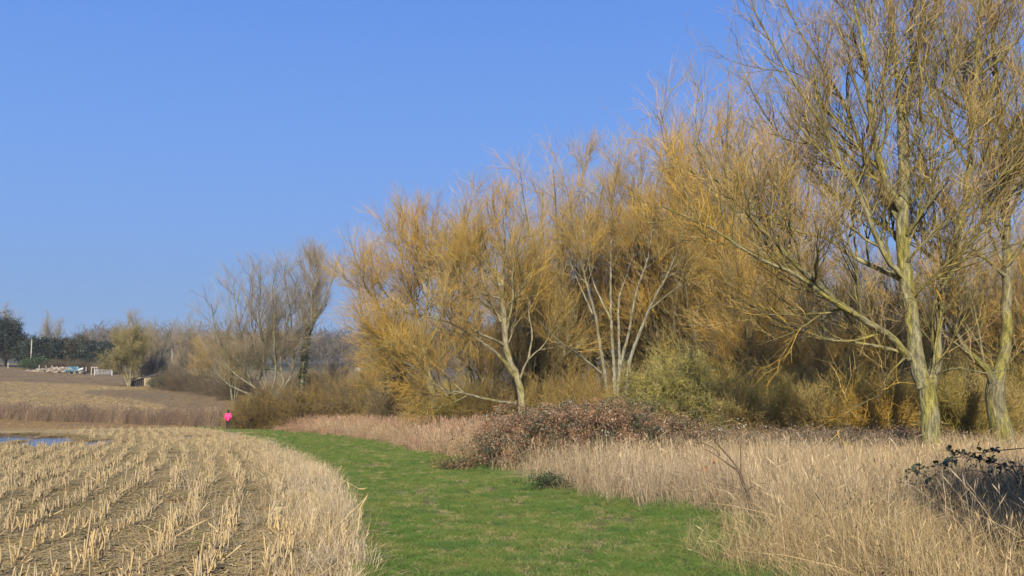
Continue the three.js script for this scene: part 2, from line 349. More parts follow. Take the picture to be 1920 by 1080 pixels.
{ // dead tall grass of the meadow
  const C = [[1, 1, 1], [1, .96, .9], [.75, .70, .64], [1.15, 1.08, .98], [.55, .48, .40]];
  const geos = [41, 42, 43].map((s, k) => stemTuft(s, 20, 1, .0021, .17, [.28, .5, 1.0][k], C, .2)), lists = [[], [], []];
  const near = [44, 45].map((s, k) => stemTuft(s, 30, .85, .0022, .2, [.7, 1.5][k], C, .2));
  const gl = [[], []];
  const R0 = d => edge(d) + width(d);
  spread(102, 6.5, 78, d => R0(d) - .15, d => .6 * d + 3, d => 40 * Math.pow(12 / d, .75), (x, d, r) => {
    const s = x - R0(d) + .5 * n2(x * .8, d * .8), in_ = smooth(-.3, .8, s), px = 960 + x / d * F, q = n2(x * .25 + 5, d * .25), q2 = n2(x * .9, d * .9 + 30);
    if (d > 11.8 && d < 15.8 && px > 1300 && px < 1450 && r() < .85) return;
    if (d > 24.5 && d < 33 && px > 865 && px < 1140 + 40 * n2(d, 1) && r() < .8) return;
    if (r() > .35 + .65 * in_ || n2(x * 1.6 + 80, d * 1.6) < -.45) return;
    const h = (.35 + .6 * in_ + .16 * q + .1 * q2) * (.8 + .4 * r()) * (d < 13 ? .8 : 1), k = 1 + .014 * Math.max(0, d - 14);
    const warm = clamp(.5 + .6 * n2(x * .12, d * .12 + 9) + .3 * (r() - .5));
    let c = mixc([.55, .44, .285], [.57, .425, .215], warm); if (d < 14) c = mixc(c, [.52, .40, .20], .6); const v = .6 + .6 * r(); c = c.map(t => t * v);
    if (d < 13.5 && r() < .45) gl[r() < .5 ? 0 : 1].push({ p: on(x, -d), yaw: r() * 6.283, dir: tilt(r, .7), s: h * 1.15, c });
    else lists[Math.floor(r() * 3)].push({ p: on(x, -d), yaw: r() * 6.283, dir: V(-.12 + (r() - .5) * .4, 1, (r() - .5) * .4).normalize(), sv: V(k * h, h * 1.12, k * h), c });
  });
  const tallG = stemTuft(47, 3, 1, .0026, .12, .55, C, .9, .4), tl = [];
  spread(112, 8, 60, d => R0(d) + .1, d => .6 * d + 3, d => 3.4 * Math.pow(12 / d, .5), (x, d, r) => Math.abs(960 + x / d * F - 1375) < 85 && d < 15.8 ? 0 : tl.push({ p: on(x, -d), yaw: r() * 6.283, dir: V(-.1 + (r() - .5) * .6, 1, (r() - .5) * .6).normalize(), s: 1.05 + .5 * r(), c: (v => [.54 * v, .42 * v, .25 * v])(.55 + .6 * r()) }));
  tag(copies('seed_stems', tallG, M.dry, tl, scene), 'taller seed-headed stems poking above the dead grass', 'dead grass');
  const lab = ['upright pale dead grass standing right of the path', 'leaning pale dead grass standing right of the path', 'sprawling bent dead grass right of the path'];
  lists.forEach((l, k) => tag(copies(numbered('dead_grass'), geos[k], M.dry, l, scene), lab[k], 'dead grass'));
  gl.forEach((l, k) => tag(copies(numbered('grass_tangle'), near[k], M.dry, l, scene), k ? 'flattened straw-coloured grass in the bottom right corner' : 'tangled straw-coloured grass in the bottom right corner', 'dead grass'));
  // green blades showing at the foot of the dead grass
  const gg = bladeTuft(46, 22, .3, .004, .16, 1.2, [[1, 1, 1]], 3), list = [];
  spread(103, 7, 32, d => R0(d) - .5, d => R0(d) + 1 + .3 * d, d => 14 * Math.pow(10 / d, .8), (x, d, r) => {
    const s = x - R0(d); if (s > .9 && n2(x * .5 + 3, d * .5) < .35) return; if (r() > 1.1 - .3 * s) return;
    list.push({ p: on(x, -d), yaw: r() * 6.283, dir: tilt(r, .5), s: .55 + .5 * r(), c: mixc([.075, .145, .02], [.13, .16, .035], r()) });
  });
  spread(113, 8, 45, d => edge(d), d => R0(d), d => 5 * Math.pow(10 / d, .6), (x, d, r) => { if (r() < wornAt(x, d) * 2 || n2(x * .9 + 12, d * .9) < -.1) return; list.push({ p: on(x, -d), yaw: r() * 6.283, dir: tilt(r, .9), sv: V(.7, .22 + .25 * r(), .7), c: mixc([.07, .15, .02], [.17, .22, .045], r()) }); });
  tag(copies('verge_grass', gg, M.plant, list, scene), 'longer bright green tufts along the verge and path', 'grass');
}
{ // reddish dead stems and reeds: right of the far path, and along the ditch across the field
  const geos = [51, 52].map((s, k) => stemTuft(s, 18, 1, .0042, .28, [.3, .6][k], [[1, 1, 1], [1, .92, .84], [.85, .82, .8]], .75)), lists = [[], []], ditch = [[], []];
  spread(104, 36, 112, d => edge(d) + width(d) + .1, d => edge(d) + width(d) + 16, d => 13 * Math.pow(40 / d, .5), (x, d, r) => {
    const s = x - edge(d) - width(d), h = (.5 + .75 * smooth(0, 2.2, s)) * (.75 + .5 * r()) + .15 * n2(x * .3, d * .3), v = .8 + .4 * r(), c = mixc([.46, .31, .185], [.40, .24, .14], clamp(.5 + .7 * n2(x * .15, d * .1)));
    lists[r() < .5 ? 0 : 1].push({ p: on(x, -d), yaw: r() * 6.283, dir: V(-.1 + .3 * (r() - .5), 1, .3 * (r() - .5)).normalize(), sv: V(1.25, h, 1.25), c: c.map(t => t * v) });
  });
  lists.forEach((l, k) => tag(copies(numbered('dry_reeds'), geos[k], M.dry, l, scene), k ? 'loose reddish reeds right of the far path' : 'dense reddish brown reeds right of the far path', 'reeds'));
  const r = rngOf(105);
  for (let k = 0; k < 5200; k++) {
    const px = -110 + 560 * r(), f = (430 - px) / 430, d = 103 + 20 * clamp(f, -.1, 1.3) + 4.5 * (r() + r() - 1), p = ground(px, d), v = .7 + .5 * r();
    const q = clamp(.5 + .8 * n2(px * .02, 4)), h = (1.25 + .6 * r()) * (1 + .3 * n2(px * .03, 9)), c = mixc([.24, .17, .115], [.38, .275, .17], q);
    ditch[r() < .5 ? 0 : 1].push({ p, yaw: r() * 6.283, dir: V(.15 + .4 * (r() - .5), 1, .3 * (r() - .5)).normalize(), sv: V(1.5, h, 1.5), c: c.map(t => t * v) });
  }
  ditch.forEach((l, k) => tag(copies(numbered('ditch_reeds'), geos[k], M.dry, l, scene), k ? 'loose dark reeds along the ditch across the field' : 'dense brown reeds along the ditch across the field', 'reeds'));
}
{ // short dead growth on the slope across the ditch
  const geo = stemTuft(55, 14, 1, .012, .7, .8, [[1, 1, 1], [.8, .74, .66], [1.1, 1, .85]], 0, .5), list = [], r = rngOf(111);
  for (let k = 0; k < 15000; k++) {
    const d = mix(126, 300, Math.pow(r(), 1.3)), x = mix(-.58 * d, -.26 * d, r()), q = n2(x * .05, d * .03), pale = d < 215 && x < -.36 * d - 4 + 14 * n2(d * .02, 3), v = .7 + .5 * r();
    if (!pale && r() < .5 + .4 * q) continue; list.push({ p: on(x, -d), yaw: r() * 6.283, dir: tilt(r, .5), sv: V(1.3, pale ? .22 : .16, 1.3), c: (pale ? [.54, .41, .20] : [.38, .27, .13]).map(t => t * v) });
  }
  tag(copies('slope_stubble', geo, M.dry, list, scene), 'short dead stubble on the slope across the ditch', 'stubble');
}
{ // weedy margin between path and stubble, weeds among the rows
  const geos = [61, 62].map((s, k) => stemTuft(s, 15, .62, .0027, .15, [.35, .7][k], [[1, 1, 1], [.8, .78, .77], [1.05, .98, .86], [.62, .57, .52]], .12, .2)), lists = [[], []];
  spread(106, 7, 92, d => edge(d) - strip(d) * 1.5 - 1.2, d => edge(d) - .1, d => 46 * Math.pow(12 / d, .55), (x, d, r) => {
    const s = (edge(d) - x) / strip(d), m = smooth(.95, .4, s + .4 * n2(x * .6, d * .6)) * smooth(80, 60, d); if (r() > .03 + m * (d < 14 ? .55 : .8)) return;
    const k = 1 + .012 * Math.max(0, d - 14), h = (.6 + .4 * r() + .2 * n2(x * .5, d * .5)) * (d < 12.5 ? .75 : 1) * mix(1, .4, smooth(20, 44, d)), v = .68 + .55 * r(), c = mixc([.56, .46, .31], [.60, .46, .24], clamp(.45 + .5 * n2(x * .4, d * .4 + 5) + .3 * (r() - .5)));
    lists[r() < .6 ? 0 : 1].push({ p: on(x, -d), yaw: r() * 6.283, dir: V(.05 + .45 * (r() - .5), 1, .35 * (r() - .5)).normalize(), sv: V(k, h, k), c: c.map(t => t * v) });
  });
  lists.forEach((l, k) => tag(copies(numbered('margin_weeds'), geos[k], M.dry, l, scene), k ? 'leaning bleached stems along the field margin' : 'bleached greyish weed stems along the field margin', 'dead weeds'));
  const low = bladeTuft(63, 20, .13, .0035, .14, 1.3, [[1, 1, 1], [1.2, 1, .8]], 2), list = [];
  spread(107, 7, 60, d => -FR * d - 1, d => edge(d) - .2, d => 16 * Math.pow(10 / d, .7), (x, d, r) => {
    if (green(x, d) < .35 + .5 * r()) return;
    list.push({ p: on(x, -d), yaw: r() * 6.283, dir: tilt(r, .5), s: .6 + .7 * r(), c: mixc([.11, .16, .03], [.26, .23, .09], r()) });
  });
  tag(copies('field_weeds', low, M.plant, list, scene), 'low green weeds between the stubble rows', 'weeds');
}
const stubbleHere = (x, d) => { const px = 960 + x / d * F; const py = 769 + 3203 / d; return d < 84 && py > 796 + clamp(245 - px, 0, 400) * .20 + 6 * n2(x * .3, d * .3) && puddleAt(x, d)[2] > 1.7 + .4 * n2(x, d); };
{ // straw litter
  const geos = [71, 72].map(s => { const r = rngOf(s), g = new GB(); for (let k = 0; k < 11; k++) { const a = r() * 6.283, L = .06 + .2 * r() * r(), p = V((r() - .5) * .5, .008 + .03 * r(), (r() - .5) * .5), e = V(Math.cos(a), .18 * (r() - .4), Math.sin(a)), v = .6 + .6 * r(); g.ribbon([p, p.clone().addScaledVector(e, L), p.clone().addScaledVector(e, 2 * L).add(V(0, -.01, 0))], [.006, .0075, .003].map(w => w * (.5 + r())), V(.2 * (r() - .5), 1, .2 * (r() - .5)).normalize(), [v, v, v]); } return g.geo(); }), lists = [[], []];
  spread(108, 7, 90, d => -FR * d - 1, d => edge(d) + .1, d => 130 * Math.pow(10 / d, .9), (x, d, r) => {
    if (puddleAt(x, d)[0] > .3) return; const k = 1 + .012 * Math.max(0, d - 12), v = .65 + .5 * r();
    if (r() > .45 + .8 * (n2(x * .5, d * .5 + 17) + .4)) return;
    lists[r() < .5 ? 0 : 1].push({ p: on(x, -d), yaw: r() * 6.283, s: k, c: mixc([.66, .45, .14], [.74, .55, .23], r()).map(t => t * v) });
  });
  lists.forEach((l, k) => tag(copies(numbered('straw_litter'), geos[k], M.dry, l, scene), k ? 'loose finer straw strewn over the stubble soil' : 'loose straw strewn over the stubble soil', 'straw'));
}
{ // clods
  const geos = [74, 75].map(s => { const g = new THREE.IcosahedronGeometry(1, 1), P = g.attributes.position, C = []; for (let i = 0; i < P.count; i++) { const v = V().fromBufferAttribute(P, i), k = 1 + .35 * n3(v.x * 1.3 + s, v.y * 1.3, v.z * 1.3); P.setXYZ(i, v.x * k, v.y * k * .6, v.z * k); C.push(1, 1, 1); } g.computeVertexNormals(); g.setAttribute('color', new THREE.Float32BufferAttribute(C, 3)); return g; }), lists = [[], []];
  spread(110, 7, 118, d => -FR * d - 1, d => edge(d) - .3, d => 22 * Math.pow(10 / d, .8), (x, d, r) => {
    if (puddleAt(x, d)[0] > .5 || n2(x * .6 + 31, d * .6) < -.1) return; const k = (.012 + .035 * r() * r() * r()) * (1 + .02 * Math.max(0, d - 15)), v = .7 + .5 * r();
    lists[r() < .5 ? 0 : 1].push({ p: on(x, -d), yaw: r() * 6.283, dir: tilt(r, .8), s: k, c: mixc([.30, .18, .06], [.40, .26, .10], r()).map(t => t * v) });
  });
  lists.forEach((l, k) => tag(copies(numbered('soil_clods'), geos[k], M.plain, l, scene), k ? 'rounded crumbs of soil among the stubble' : 'rough clods of soil among the stubble', 'soil'));
}
{ // cut maize stalks in rows that follow the path
  const geos = [0, 1, 2, 3, 4].map(k => {
    const r = rngOf(80 + k), g = new GB(), H = 1, R = .043;
    const ks = [0, .12, .38, .40, .42, .70, .72, .74, 1], rr = [1.25, 1.0, .95, 1.12, .95, .9, 1.06, .9, .86];
    const shade = P => { const v = .8 + .3 * n3(P.x * 30, P.y * 6, P.z * 30 + k); return [v, v * .98, v * .94]; };
    g.tube(ks.map(t => V(.03 * Math.sin(t * 4 + k), t * H, .03 * Math.cos(t * 3 + k))), rr.map(v => v * R), 7, shade, false);
    // slanted cut: raise one side of the rim, and a pale pith disc set inside
    const top = g.p.length / 3 - 7; for (let s = 0; s < 7; s++) g.p[(top + s) * 3 + 1] += .09 * Math.cos(s / 7 * 6.283 + k);
    const c = g.vert(V(g.p[top * 3] * 0 + .03 * Math.sin(4 + k), H - .03, .03 * Math.cos(3 + k)), V(0, 1, 0), [1.1, 1.05, .95], 0, 0); for (let s = 0; s < 7; s++) g.i.push(top + s, top + (s + 1) % 7, c);
    for (let j = 0; j < 3; j++) { // torn leaf sheaths
      const a = r() * 6.283, y = .05 + .4 * r(), L = .4 + .5 * r(), o = V(Math.cos(a), 0, Math.sin(a)), v = .75 + .35 * r();
      g.ribbon([0, .35, .7, 1].map(t => V(0, y, 0).addScaledVector(o, R * 1.1 + .45 * L * t * t).add(V(0, L * (t - .6 * t * t), 0))), [.03, .045, .03, 0], o.clone().add(V(0, .3, 0)).normalize(), [v, v * .98, v * .92]);
    }
    return g.geo();
  });
  const r = rngOf(109), all = [];
  for (let row = -2; row < 62; row++) {
    for (let d = 6.8; d < 88; d += .04 + .05 * r()) {
      const x = edge(d) - strip(d) - .75 * row + .13 * (r() + r() - 1) + .16 * n2(row * 9, d * .25);
      if (x < -FR * d - 1.5 || x > edge(d) - .45) continue; if (!stubbleHere(x, d)) continue;
      if (r() < .10 + .5 * smooth(0, .55, n2(x * .55 + 50, d * .3))) continue;
      const kind = r(), h = (.17 + .16 * r()) * (1 + .3 * n2(x * .6, d * .6)) * (r() < .05 ? 1.6 : 1), v = .72 + .42 * r(), c = mixc([.68, .52, .26], [.60, .48, .29], r()).map(t => t * v);
      const dir = kind < .16 ? V((r() - .5) * 4, 1, (r() - .5) * 4).normalize() : V(.32 * (r() + r() - 1) + .05, 1, .42 * (r() + r() - 1)).normalize();
      const wd = (.15 + .10 * r()) * (1 + .006 * Math.max(0, d - 20));
      all.push({ p: on(x, -d).add(V(0, -.015, 0)), yaw: r() * 6.283, dir, sv: V(wd, h, wd), c, g: Math.floor(r() * 5), d, seen: Math.abs(x) < .508 * d && (d > 9.9) });
    }
  }
  // the nearest ones that the picture shows stand as single objects
  const tints = [[.56, .42, .2], [.48, .36, .19], [.62, .46, .22], [.42, .31, .17]].map(c => std({ roughness: .7, color: new THREE.Color(...c) }));
  const near = all.filter(a => a.seen).sort((a, b) => a.d - b.d).slice(0, 285), set = new Set(near);
  near.forEach((it, k) => {
    const o = part(numbered('maize_stalk'), geos[it.g], tints[k % 4], scene);
    o.position.copy(it.p); o.quaternion.setFromUnitVectors(_UP, it.dir).multiply(_q2.setFromAxisAngle(_UP, it.yaw)); o.scale.copy(it.sv);
    tag(o, 'cut straw-coloured maize stalk standing in the nearest stubble rows', 'stalk', 'cut maize stalks in the nearest stubble rows');
  });
  const lists = [[], [], [], [], []]; for (const it of all) if (!set.has(it)) lists[it.g].push(it);
  const words = ['sturdy', 'split', 'short', 'slender', 'ragged'];
  lists.forEach((l, k) => tag(copies(numbered('maize_stubble'), geos[k], M.dry, l, scene), words[k] + ' cut maize stubble in rows receding across the field', 'stubble'));
}

// ---------------------------------------------------------------- trees
const GREY = [.40, .37, .27], LICHEN = [.37, .32, .055], PALE = [.43, .40, .29], BROWN = [.22, .17, .10];
function barkOf(basec, lichen, amount, seed) {
  return P => {
    const n = n3(P.x * 2.2 + seed, P.y * .9, P.z * 2.2), m = n3(P.x * 9, P.y * 5, P.z * 9 + seed), k = smooth(.35 - amount, .75 - amount, n + .35 * m), v = .82 + .25 * m;
    const c = mixc(basec, lichen, k * .85); return [c[0] * v, c[1] * v, c[2] * v];
  };
}
function refine(pts, per, wob, r) { // smooth curve through pts
  const c = new THREE.CatmullRomCurve3(pts, false, 'centripetal'), n = Math.max(3, Math.round(c.getLength() / per)), out = c.getPoints(n);
  for (let k = 1; k < out.length - 1; k++) out[k].add(V(r() - .5, r() - .5, r() - .5).multiplyScalar(wob));
  return out;
}
function rot(dir, ang, r) { const a = V(r() - .5, r() - .5, r() - .5).normalize(), s = a.cross(dir).normalize(); return dir.clone().multiplyScalar(Math.cos(ang)).addScaledVector(s, Math.sin(ang)); }
// limbs: [{p:[Vector3...], r:[r0,r1]}], the first is the trunk. Grows side branches and twigs on them.
function tree(name, label, category, group, { limbs, bark, seed, twigs, sprig = 'willow', cols, per = 1.5, lenK = 1, clear = 0, up = .45, scale = [.7, 1.3], levels = 3, thin = .022, drop = 0, spreadUp = .35, trunks = 1, young = [.44, .36, .16] }) {
  const r = rngOf(seed), base = limbs[0].p[0].clone(), T = thing(name, label, category, base, group), segs = [], sb = new GB();
  const local = p => p.clone().sub(base);
  const sub = (A, dir, L, ra, level) => {
    const n = level === 1 ? 5 : level === 2 ? 4 : 3, pts = [A], rad = [ra]; let d = dir.clone();
    for (let k = 1; k <= n; k++) {
      d.add(V((r() - .5) * .38, (r() - .5) * .3 + up * .32 - drop * k / n, (r() - .5) * .38)).normalize();
      pts.push(pts[k - 1].clone().addScaledVector(d, L / n)); rad.push(ra * (1 - .72 * k / n));
      if (rad[k] < thin) segs.push([pts[k - 1], pts[k], d.clone()]);
    }
    sb.tube(pts.map(local), rad, level === 1 ? 5 : level === 2 ? 4 : 3, p => mixc(bark(p), young, level === 1 ? .25 : .55), false);
    if (level < levels) {
      const m = Math.max(2, Math.round(L * per * (level === 1 ? 1.5 : 1.9)));
      for (let k = 0; k < m; k++) {
        const t = .15 + .8 * (k + r()) / m, i = Math.min(n - 1, Math.floor(t * n)), f = t * n - i, P = pts[i].clone().lerp(pts[i + 1], f), R = mix(rad[i], rad[i + 1], f) * .66;
        if (R < .0045) continue; const dd = pts[i + 1].clone().sub(pts[i]).normalize();
        const q = rot(dd, .45 + .4 * r(), r); q.y += up * .5; sub(P, q.normalize(), lenK * clamp(2.5 * Math.pow(R / .05, .62), .45, 3.2) * (.7 + .6 * r()), R, level + 1);
      }
    }
  };
  limbs.forEach((l, k) => {
    const pts = refine(l.p, l.r[0] > .12 ? .45 : .35, Math.min(.06, l.r[0] * .35), r), N = pts.length - 1, rad = pts.map((_, i) => mix(l.r[0], l.r[1], Math.pow(i / N, .85)) * (k === 0 && i === 0 ? 1.35 : 1) * (1 + .08 * (r() - .5)));
    part(k < trunks ? 'trunk' : 'limb', new GB().tube(pts.map(local), rad, l.r[0] > .1 ? 12 : 7, bark).geo(), M.bark, T);
    let L = 0; for (let i = 1; i <= N; i++) L += pts[i].distanceTo(pts[i - 1]);
    const m = Math.round(L * per * (l.k ?? 1)), t0 = (l.t0 ?? (k < trunks ? .3 : .12)) + clear;
    for (let j = 0; j < m; j++) {
      const t = mix(t0, 1, (j + r()) / m), i = Math.min(N - 1, Math.floor(t * N)), f = t * N - i, P = pts[i].clone().lerp(pts[i + 1], f), R = clamp(mix(rad[i], rad[i + 1], f) * .55, .008, .055), dd = pts[i + 1].clone().sub(pts[i]).normalize();
      const q = rot(dd, .5 + .75 * r(), r); q.y += up * .6; sub(P, q.normalize(), lenK * clamp(2.6 * Math.pow(R / .05, .62), .6, 3.4) * (.65 + .7 * r()), R, 1);
    }
    for (let i = Math.floor(N * .5); i < N; i++) if (rad[i] < .04) segs.push([pts[i], pts[i + 1], pts[i + 1].clone().sub(pts[i]).normalize()]);
  });
  const b = part('branchwork', sb.geo(), M.bark, T, 'stuff');
  const G = SPRIG[sprig], lists = G.map(() => []);
  for (let k = 0; k < twigs; k++) {
    const s = segs[Math.floor(r() * segs.length)], p = s[0].clone().lerp(s[1], r()), q = rot(s[2], .1 + .6 * r(), r); q.y += spreadUp - drop; q.normalize();
    const sc = mix(scale[0], scale[1], r()), w = .9 + 1.5 * r() * r(), c0 = typeof cols === 'function' ? cols(p, r) : cols[Math.floor(r() * cols.length)], v = .65 + .7 * r();
    lists[Math.floor(r() * G.length)].push({ p, dir: q, yaw: r() * 6.283, sv: V(w, sc, w), c: c0.map(t => t * v) });
  }
  lists.forEach((l, k) => copies('crown', G[k], M.twig, l, T, base));
  return T;
}
const line = (d, ...pts) => pts.map(([px, py, dd = 0]) => at(px, py, d + dd));
const GOLD = [[.50, .37, .10], [.44, .32, .11], [.54, .38, .13]], AMBER = [[.60, .345, .04], [.56, .335, .05], [.46, .33, .11], [.63, .40, .055]], GREYTWIG = [[.40, .32, .19], [.44, .34, .19], [.35, .28, .17]], PINKTWIG = [[.46, .30, .13], [.42, .27, .12], [.50, .34, .12]];

{ // near willow with the yellow-lichened double trunk
  const D = 30, b = ground(1748, D), L = (...p) => line(D, ...p), bark = barkOf([.40, .36, .19], LICHEN, .42, 3);
  const W = (a, lo, hi) => smooth(lo, hi, a);
  tree('willow_tree', 'large bare willow with yellow lichened double trunk rising from dead grass', 'tree', null, {
    seed: 201, twigs: 2700, per: 1.7, up: .38, trunks: 3, levels: 3, lenK: 1.2, thin: .018, scale: [.6, 1.2], bark, young: [.50, .38, .09],
    cols: (p, r) => { const t = clamp((p.x - 5) / 9 * -1 + .5 + (6.5 - p.y) * .09 + .3 * (r() - .5)); return t > .42 ? AMBER[Math.floor(r() * 4)] : r() < .5 ? GOLD[Math.floor(r() * 3)] : PINKTWIG[Math.floor(r() * 3)]; },
    limbs: [
      { p: [b, ...L([1746, 827], [1743, 780], [1736, 718])], r: [.30, .25], k: .15 },
      { p: L([1733, 725], [1716, 657], [1711, 612], [1703, 545, .1], [1694, 478, .2], [1693, 404, .2], [1694, 348, .3], [1694, 280, .4], [1691, 206, .4]), r: [.235, .165], k: .5 },
      { p: L([1741, 725, .1], [1753, 690, .15], [1755, 640, .3], [1762, 585, .5], [1771, 545, .8], [1781, 478, 1.1], [1804, 407, 1.3], [1816, 330, 1.4], [1823, 250, 1.5], [1830, 130, 1.5], [1839, 30, 1.5], [1843, -70, 1.5], [1848, -170, 1.5]), r: [.185, .045] },
      { p: L([1691, 210, .4], [1714, 128, .3], [1730, 23, .2], [1736, -70, 0], [1738, -170, 0]), r: [.09, .02] },
      { p: L([1691, 210, .4], [1683, 155, .6], [1677, 78, .9], [1670, 0, 1.2], [1664, -90, 1.4]), r: [.09, .02] },
      { p: L([1694, 400, .2], [1660, 338, -.3], [1640, 264, -.6], [1629, 175, -.9], [1617, 78, -1.1], [1603, 10, -1.2], [1590, -80, -1.2]), r: [.12, .025] },
      { p: L([1690, 420, .2], [1648, 346, .6], [1613, 272, 1.1], [1582, 194, 1.6], [1543, 130, 2.0], [1500, 60, 2.3], [1470, 0, 2.5]), r: [.095, .02] },
      { p: L([1704, 671, -.1], [1671, 632, -.5], [1627, 604, -.9], [1564, 562, -1.4], [1495, 498, -1.9], [1453, 455, -2.2], [1410, 408, -2.4], [1350, 345, -2.6], [1302, 270, -2.7]), r: [.125, .022] },
      { p: L([1640, 612, -.8], [1555, 560, -1.6], [1504, 523, -2.1], [1410, 477, -2.8], [1338, 430, -3.2], [1282, 404, -3.5], [1225, 380, -3.7]), r: [.08, .015], t0: .3 },
      { p: L([1700, 665, .1], [1660, 652, .4], [1623, 645, .6], [1538, 630, 1], [1478, 609, 1.3], [1427, 583, 1.6], [1355, 545, 1.9]), r: [.07, .014], k: .7 },
      { p: L([1698, 530, .2], [1674, 515, .3], [1606, 485, .8], [1547, 447, 1.2], [1470, 425, 1.6], [1420, 390, 1.8], [1372, 340, 2], [1335, 280, 2.1]), r: [.095, .018] },
      { p: L([1696, 520, .1], [1670, 495, -.2], [1641, 441, -.5], [1611, 363, -.8], [1578, 304, -1.1], [1544, 241, -1.3], [1509, 185, -1.5], [1473, 130, -1.6], [1442, 70, -1.7], [1411, 15, -1.8]), r: [.10, .018] },
      { p: L([1696, 450, .1], [1660, 425, 1], [1600, 390, 1.8], [1530, 330, 2.4], [1470, 262, 2.8], [1425, 200, 3], [1390, 130, 3.1]), r: [.075, .015] },
      { p: L([1700, 441, 0], [1741, 381, -.5], [1774, 333, -.8], [1798, 290, -1], [1830, 235, -1.2]), r: [.05, .012] },
      { p: L([1702, 490, 0], [1718, 470, -.3], [1759, 433, -.8], [1796, 393, -1.2], [1850, 350, -1.6]), r: [.055, .012] },
      { p: L([1815, 200, 1.5], [1790, 140, 1.3], [1772, 70, 1.0], [1768, -10, .9]), r: [.05, .015] },
      { p: L([1700, 668, -.1], [1668, 700, -.7], [1655, 735, -1.2], [1610, 760, -1.6], [1570, 790, -1.9]), r: [.035, .010], k: 1.2 },
      { p: L([1758, 700, 0], [1800, 690, -.6], [1850, 700, -1], [1905, 690, -1.4]), r: [.035, .01] },
    ],
  });
}
{ // neighbour leaning at the right edge of the picture
  const D = 32, b = ground(1884, D), L = (...p) => line(D, ...p);
  tree('willow_tree', 'thick bare willow trunk at the right edge with a limb leaning left', 'tree', null, {
    seed: 202, twigs: 1250, per: 1.3, up: .4, trunks: 2, bark: barkOf([.36, .31, .17], LICHEN, .30, 9), cols: (p, r) => (r() < .6 ? AMBER : GOLD)[Math.floor(r() * 3)], scale: [.6, 1.2], lenK: 1.1,
    limbs: [
      { p: [b, ...L([1879, 810], [1866, 745], [1868, 715])], r: [.36, .27], k: .1 },
      { p: L([1868, 725], [1885, 650, .4], [1887, 570, .7], [1886, 460, 1], [1885, 348, 1.2], [1878, 237, 1.3], [1868, 140, 1.4], [1858, 20, 1.4], [1852, -100, 1.4]), r: [.21, .04] },
      { p: L([1866, 735], [1852, 693, -.2], [1824, 668, -.4], [1799, 640, -.6], [1777, 604, -.8], [1745, 540, -1]), r: [.15, .05] },
      { p: L([1885, 380, 1.1], [1905, 300, .6], [1925, 200, .2], [1940, 90, 0], [1950, -30, 0]), r: [.10, .02] },
      { p: L([1884, 420, 1.1], [1862, 330, 1.8], [1848, 250, 2.2], [1838, 160, 2.4]), r: [.07, .02] },
      { p: L([1886, 520, .8], [1840, 480, .2], [1800, 470, -.2], [1750, 440, -.6], [1700, 430, -.9]), r: [.07, .015] },
      { p: L([1886, 500, .8], [1930, 440, .2], [1960, 380, 0], [1985, 300, 0]), r: [.08, .02] },
    ],
  });
}
{ // pale-barked willow in the middle
  const D = 52, b = ground(982, D), L = (...p) => line(D, ...p), bk = barkOf([.46, .40, .24], LICHEN, .18, 5);
  tree('willow_tree', 'pale-barked willow mid picture with a low yellow branch sweeping left', 'tree', null, {
    seed: 203, twigs: 1500, clear: .25, per: 1.35, up: .26, spreadUp: .2, bark: bk, cols: AMBER.concat(GOLD), scale: [.8, 1.5], lenK: 1,
    limbs: [
      { p: [b, ...L([978, 750], [970, 708], [956, 677], [948, 648], [945, 610], [943, 571], [941, 545])], r: [.20, .13], k: .6 },
      { p: L([941, 548], [929, 514, -.2], [912, 490, -.4], [893, 470, -.6], [872, 440, -.8]), r: [.10, .02] },
      { p: L([941, 548], [943, 505, .2], [946, 450, .4], [942, 395, .5]), r: [.11, .02] },
      { p: L([948, 648], [920, 634, -.8], [890, 620, -1.3], [862, 590, -1.8], [835, 555, -2.2]), r: [.09, .018] },
      { p: L([965, 705], [936, 667, -.6], [900, 640, -1.2], [845, 606, -2], [790, 590, -2.6], [742, 572, -3]), r: [.11, .018] },
      { p: L([941, 604], [931, 589, .3], [900, 564, .9], [862, 535, 1.4], [838, 500, 1.8], [820, 450, 2]), r: [.075, .015] },
      { p: L([938, 560], [900, 547, -.6], [865, 522, -1.2], [845, 480, -1.6], [830, 420, -1.9]), r: [.065, .015] },
      { p: L([949, 625], [962, 558, -.6], [960, 529, -.8], [968, 470, -1.2], [985, 400, -1.4]), r: [.07, .015] },
      { p: L([975, 710], [991, 674, -.4], [1019, 648, -.9], [1045, 600, -1.4], [1060, 540, -1.8]), r: [.08, .015] },
      { p: L([990, 676, -.4], [998, 625, .2], [991, 584, .6], [1003, 520, 1], [1010, 440, 1.2]), r: [.06, .015] },
      { p: L([966, 756], [930, 752, -.8], [871, 737, -1.9], [825, 727, -2.6], [779, 690, -3.2], [735, 668, -3.7]), r: [.10, .018], k: 1.6 },
      { p: L([870, 737, -1.9], [830, 700, -2.2], [790, 660, -2.6], [748, 640, -3]), r: [.06, .012], k: 1.6 },
    ],
  });
}
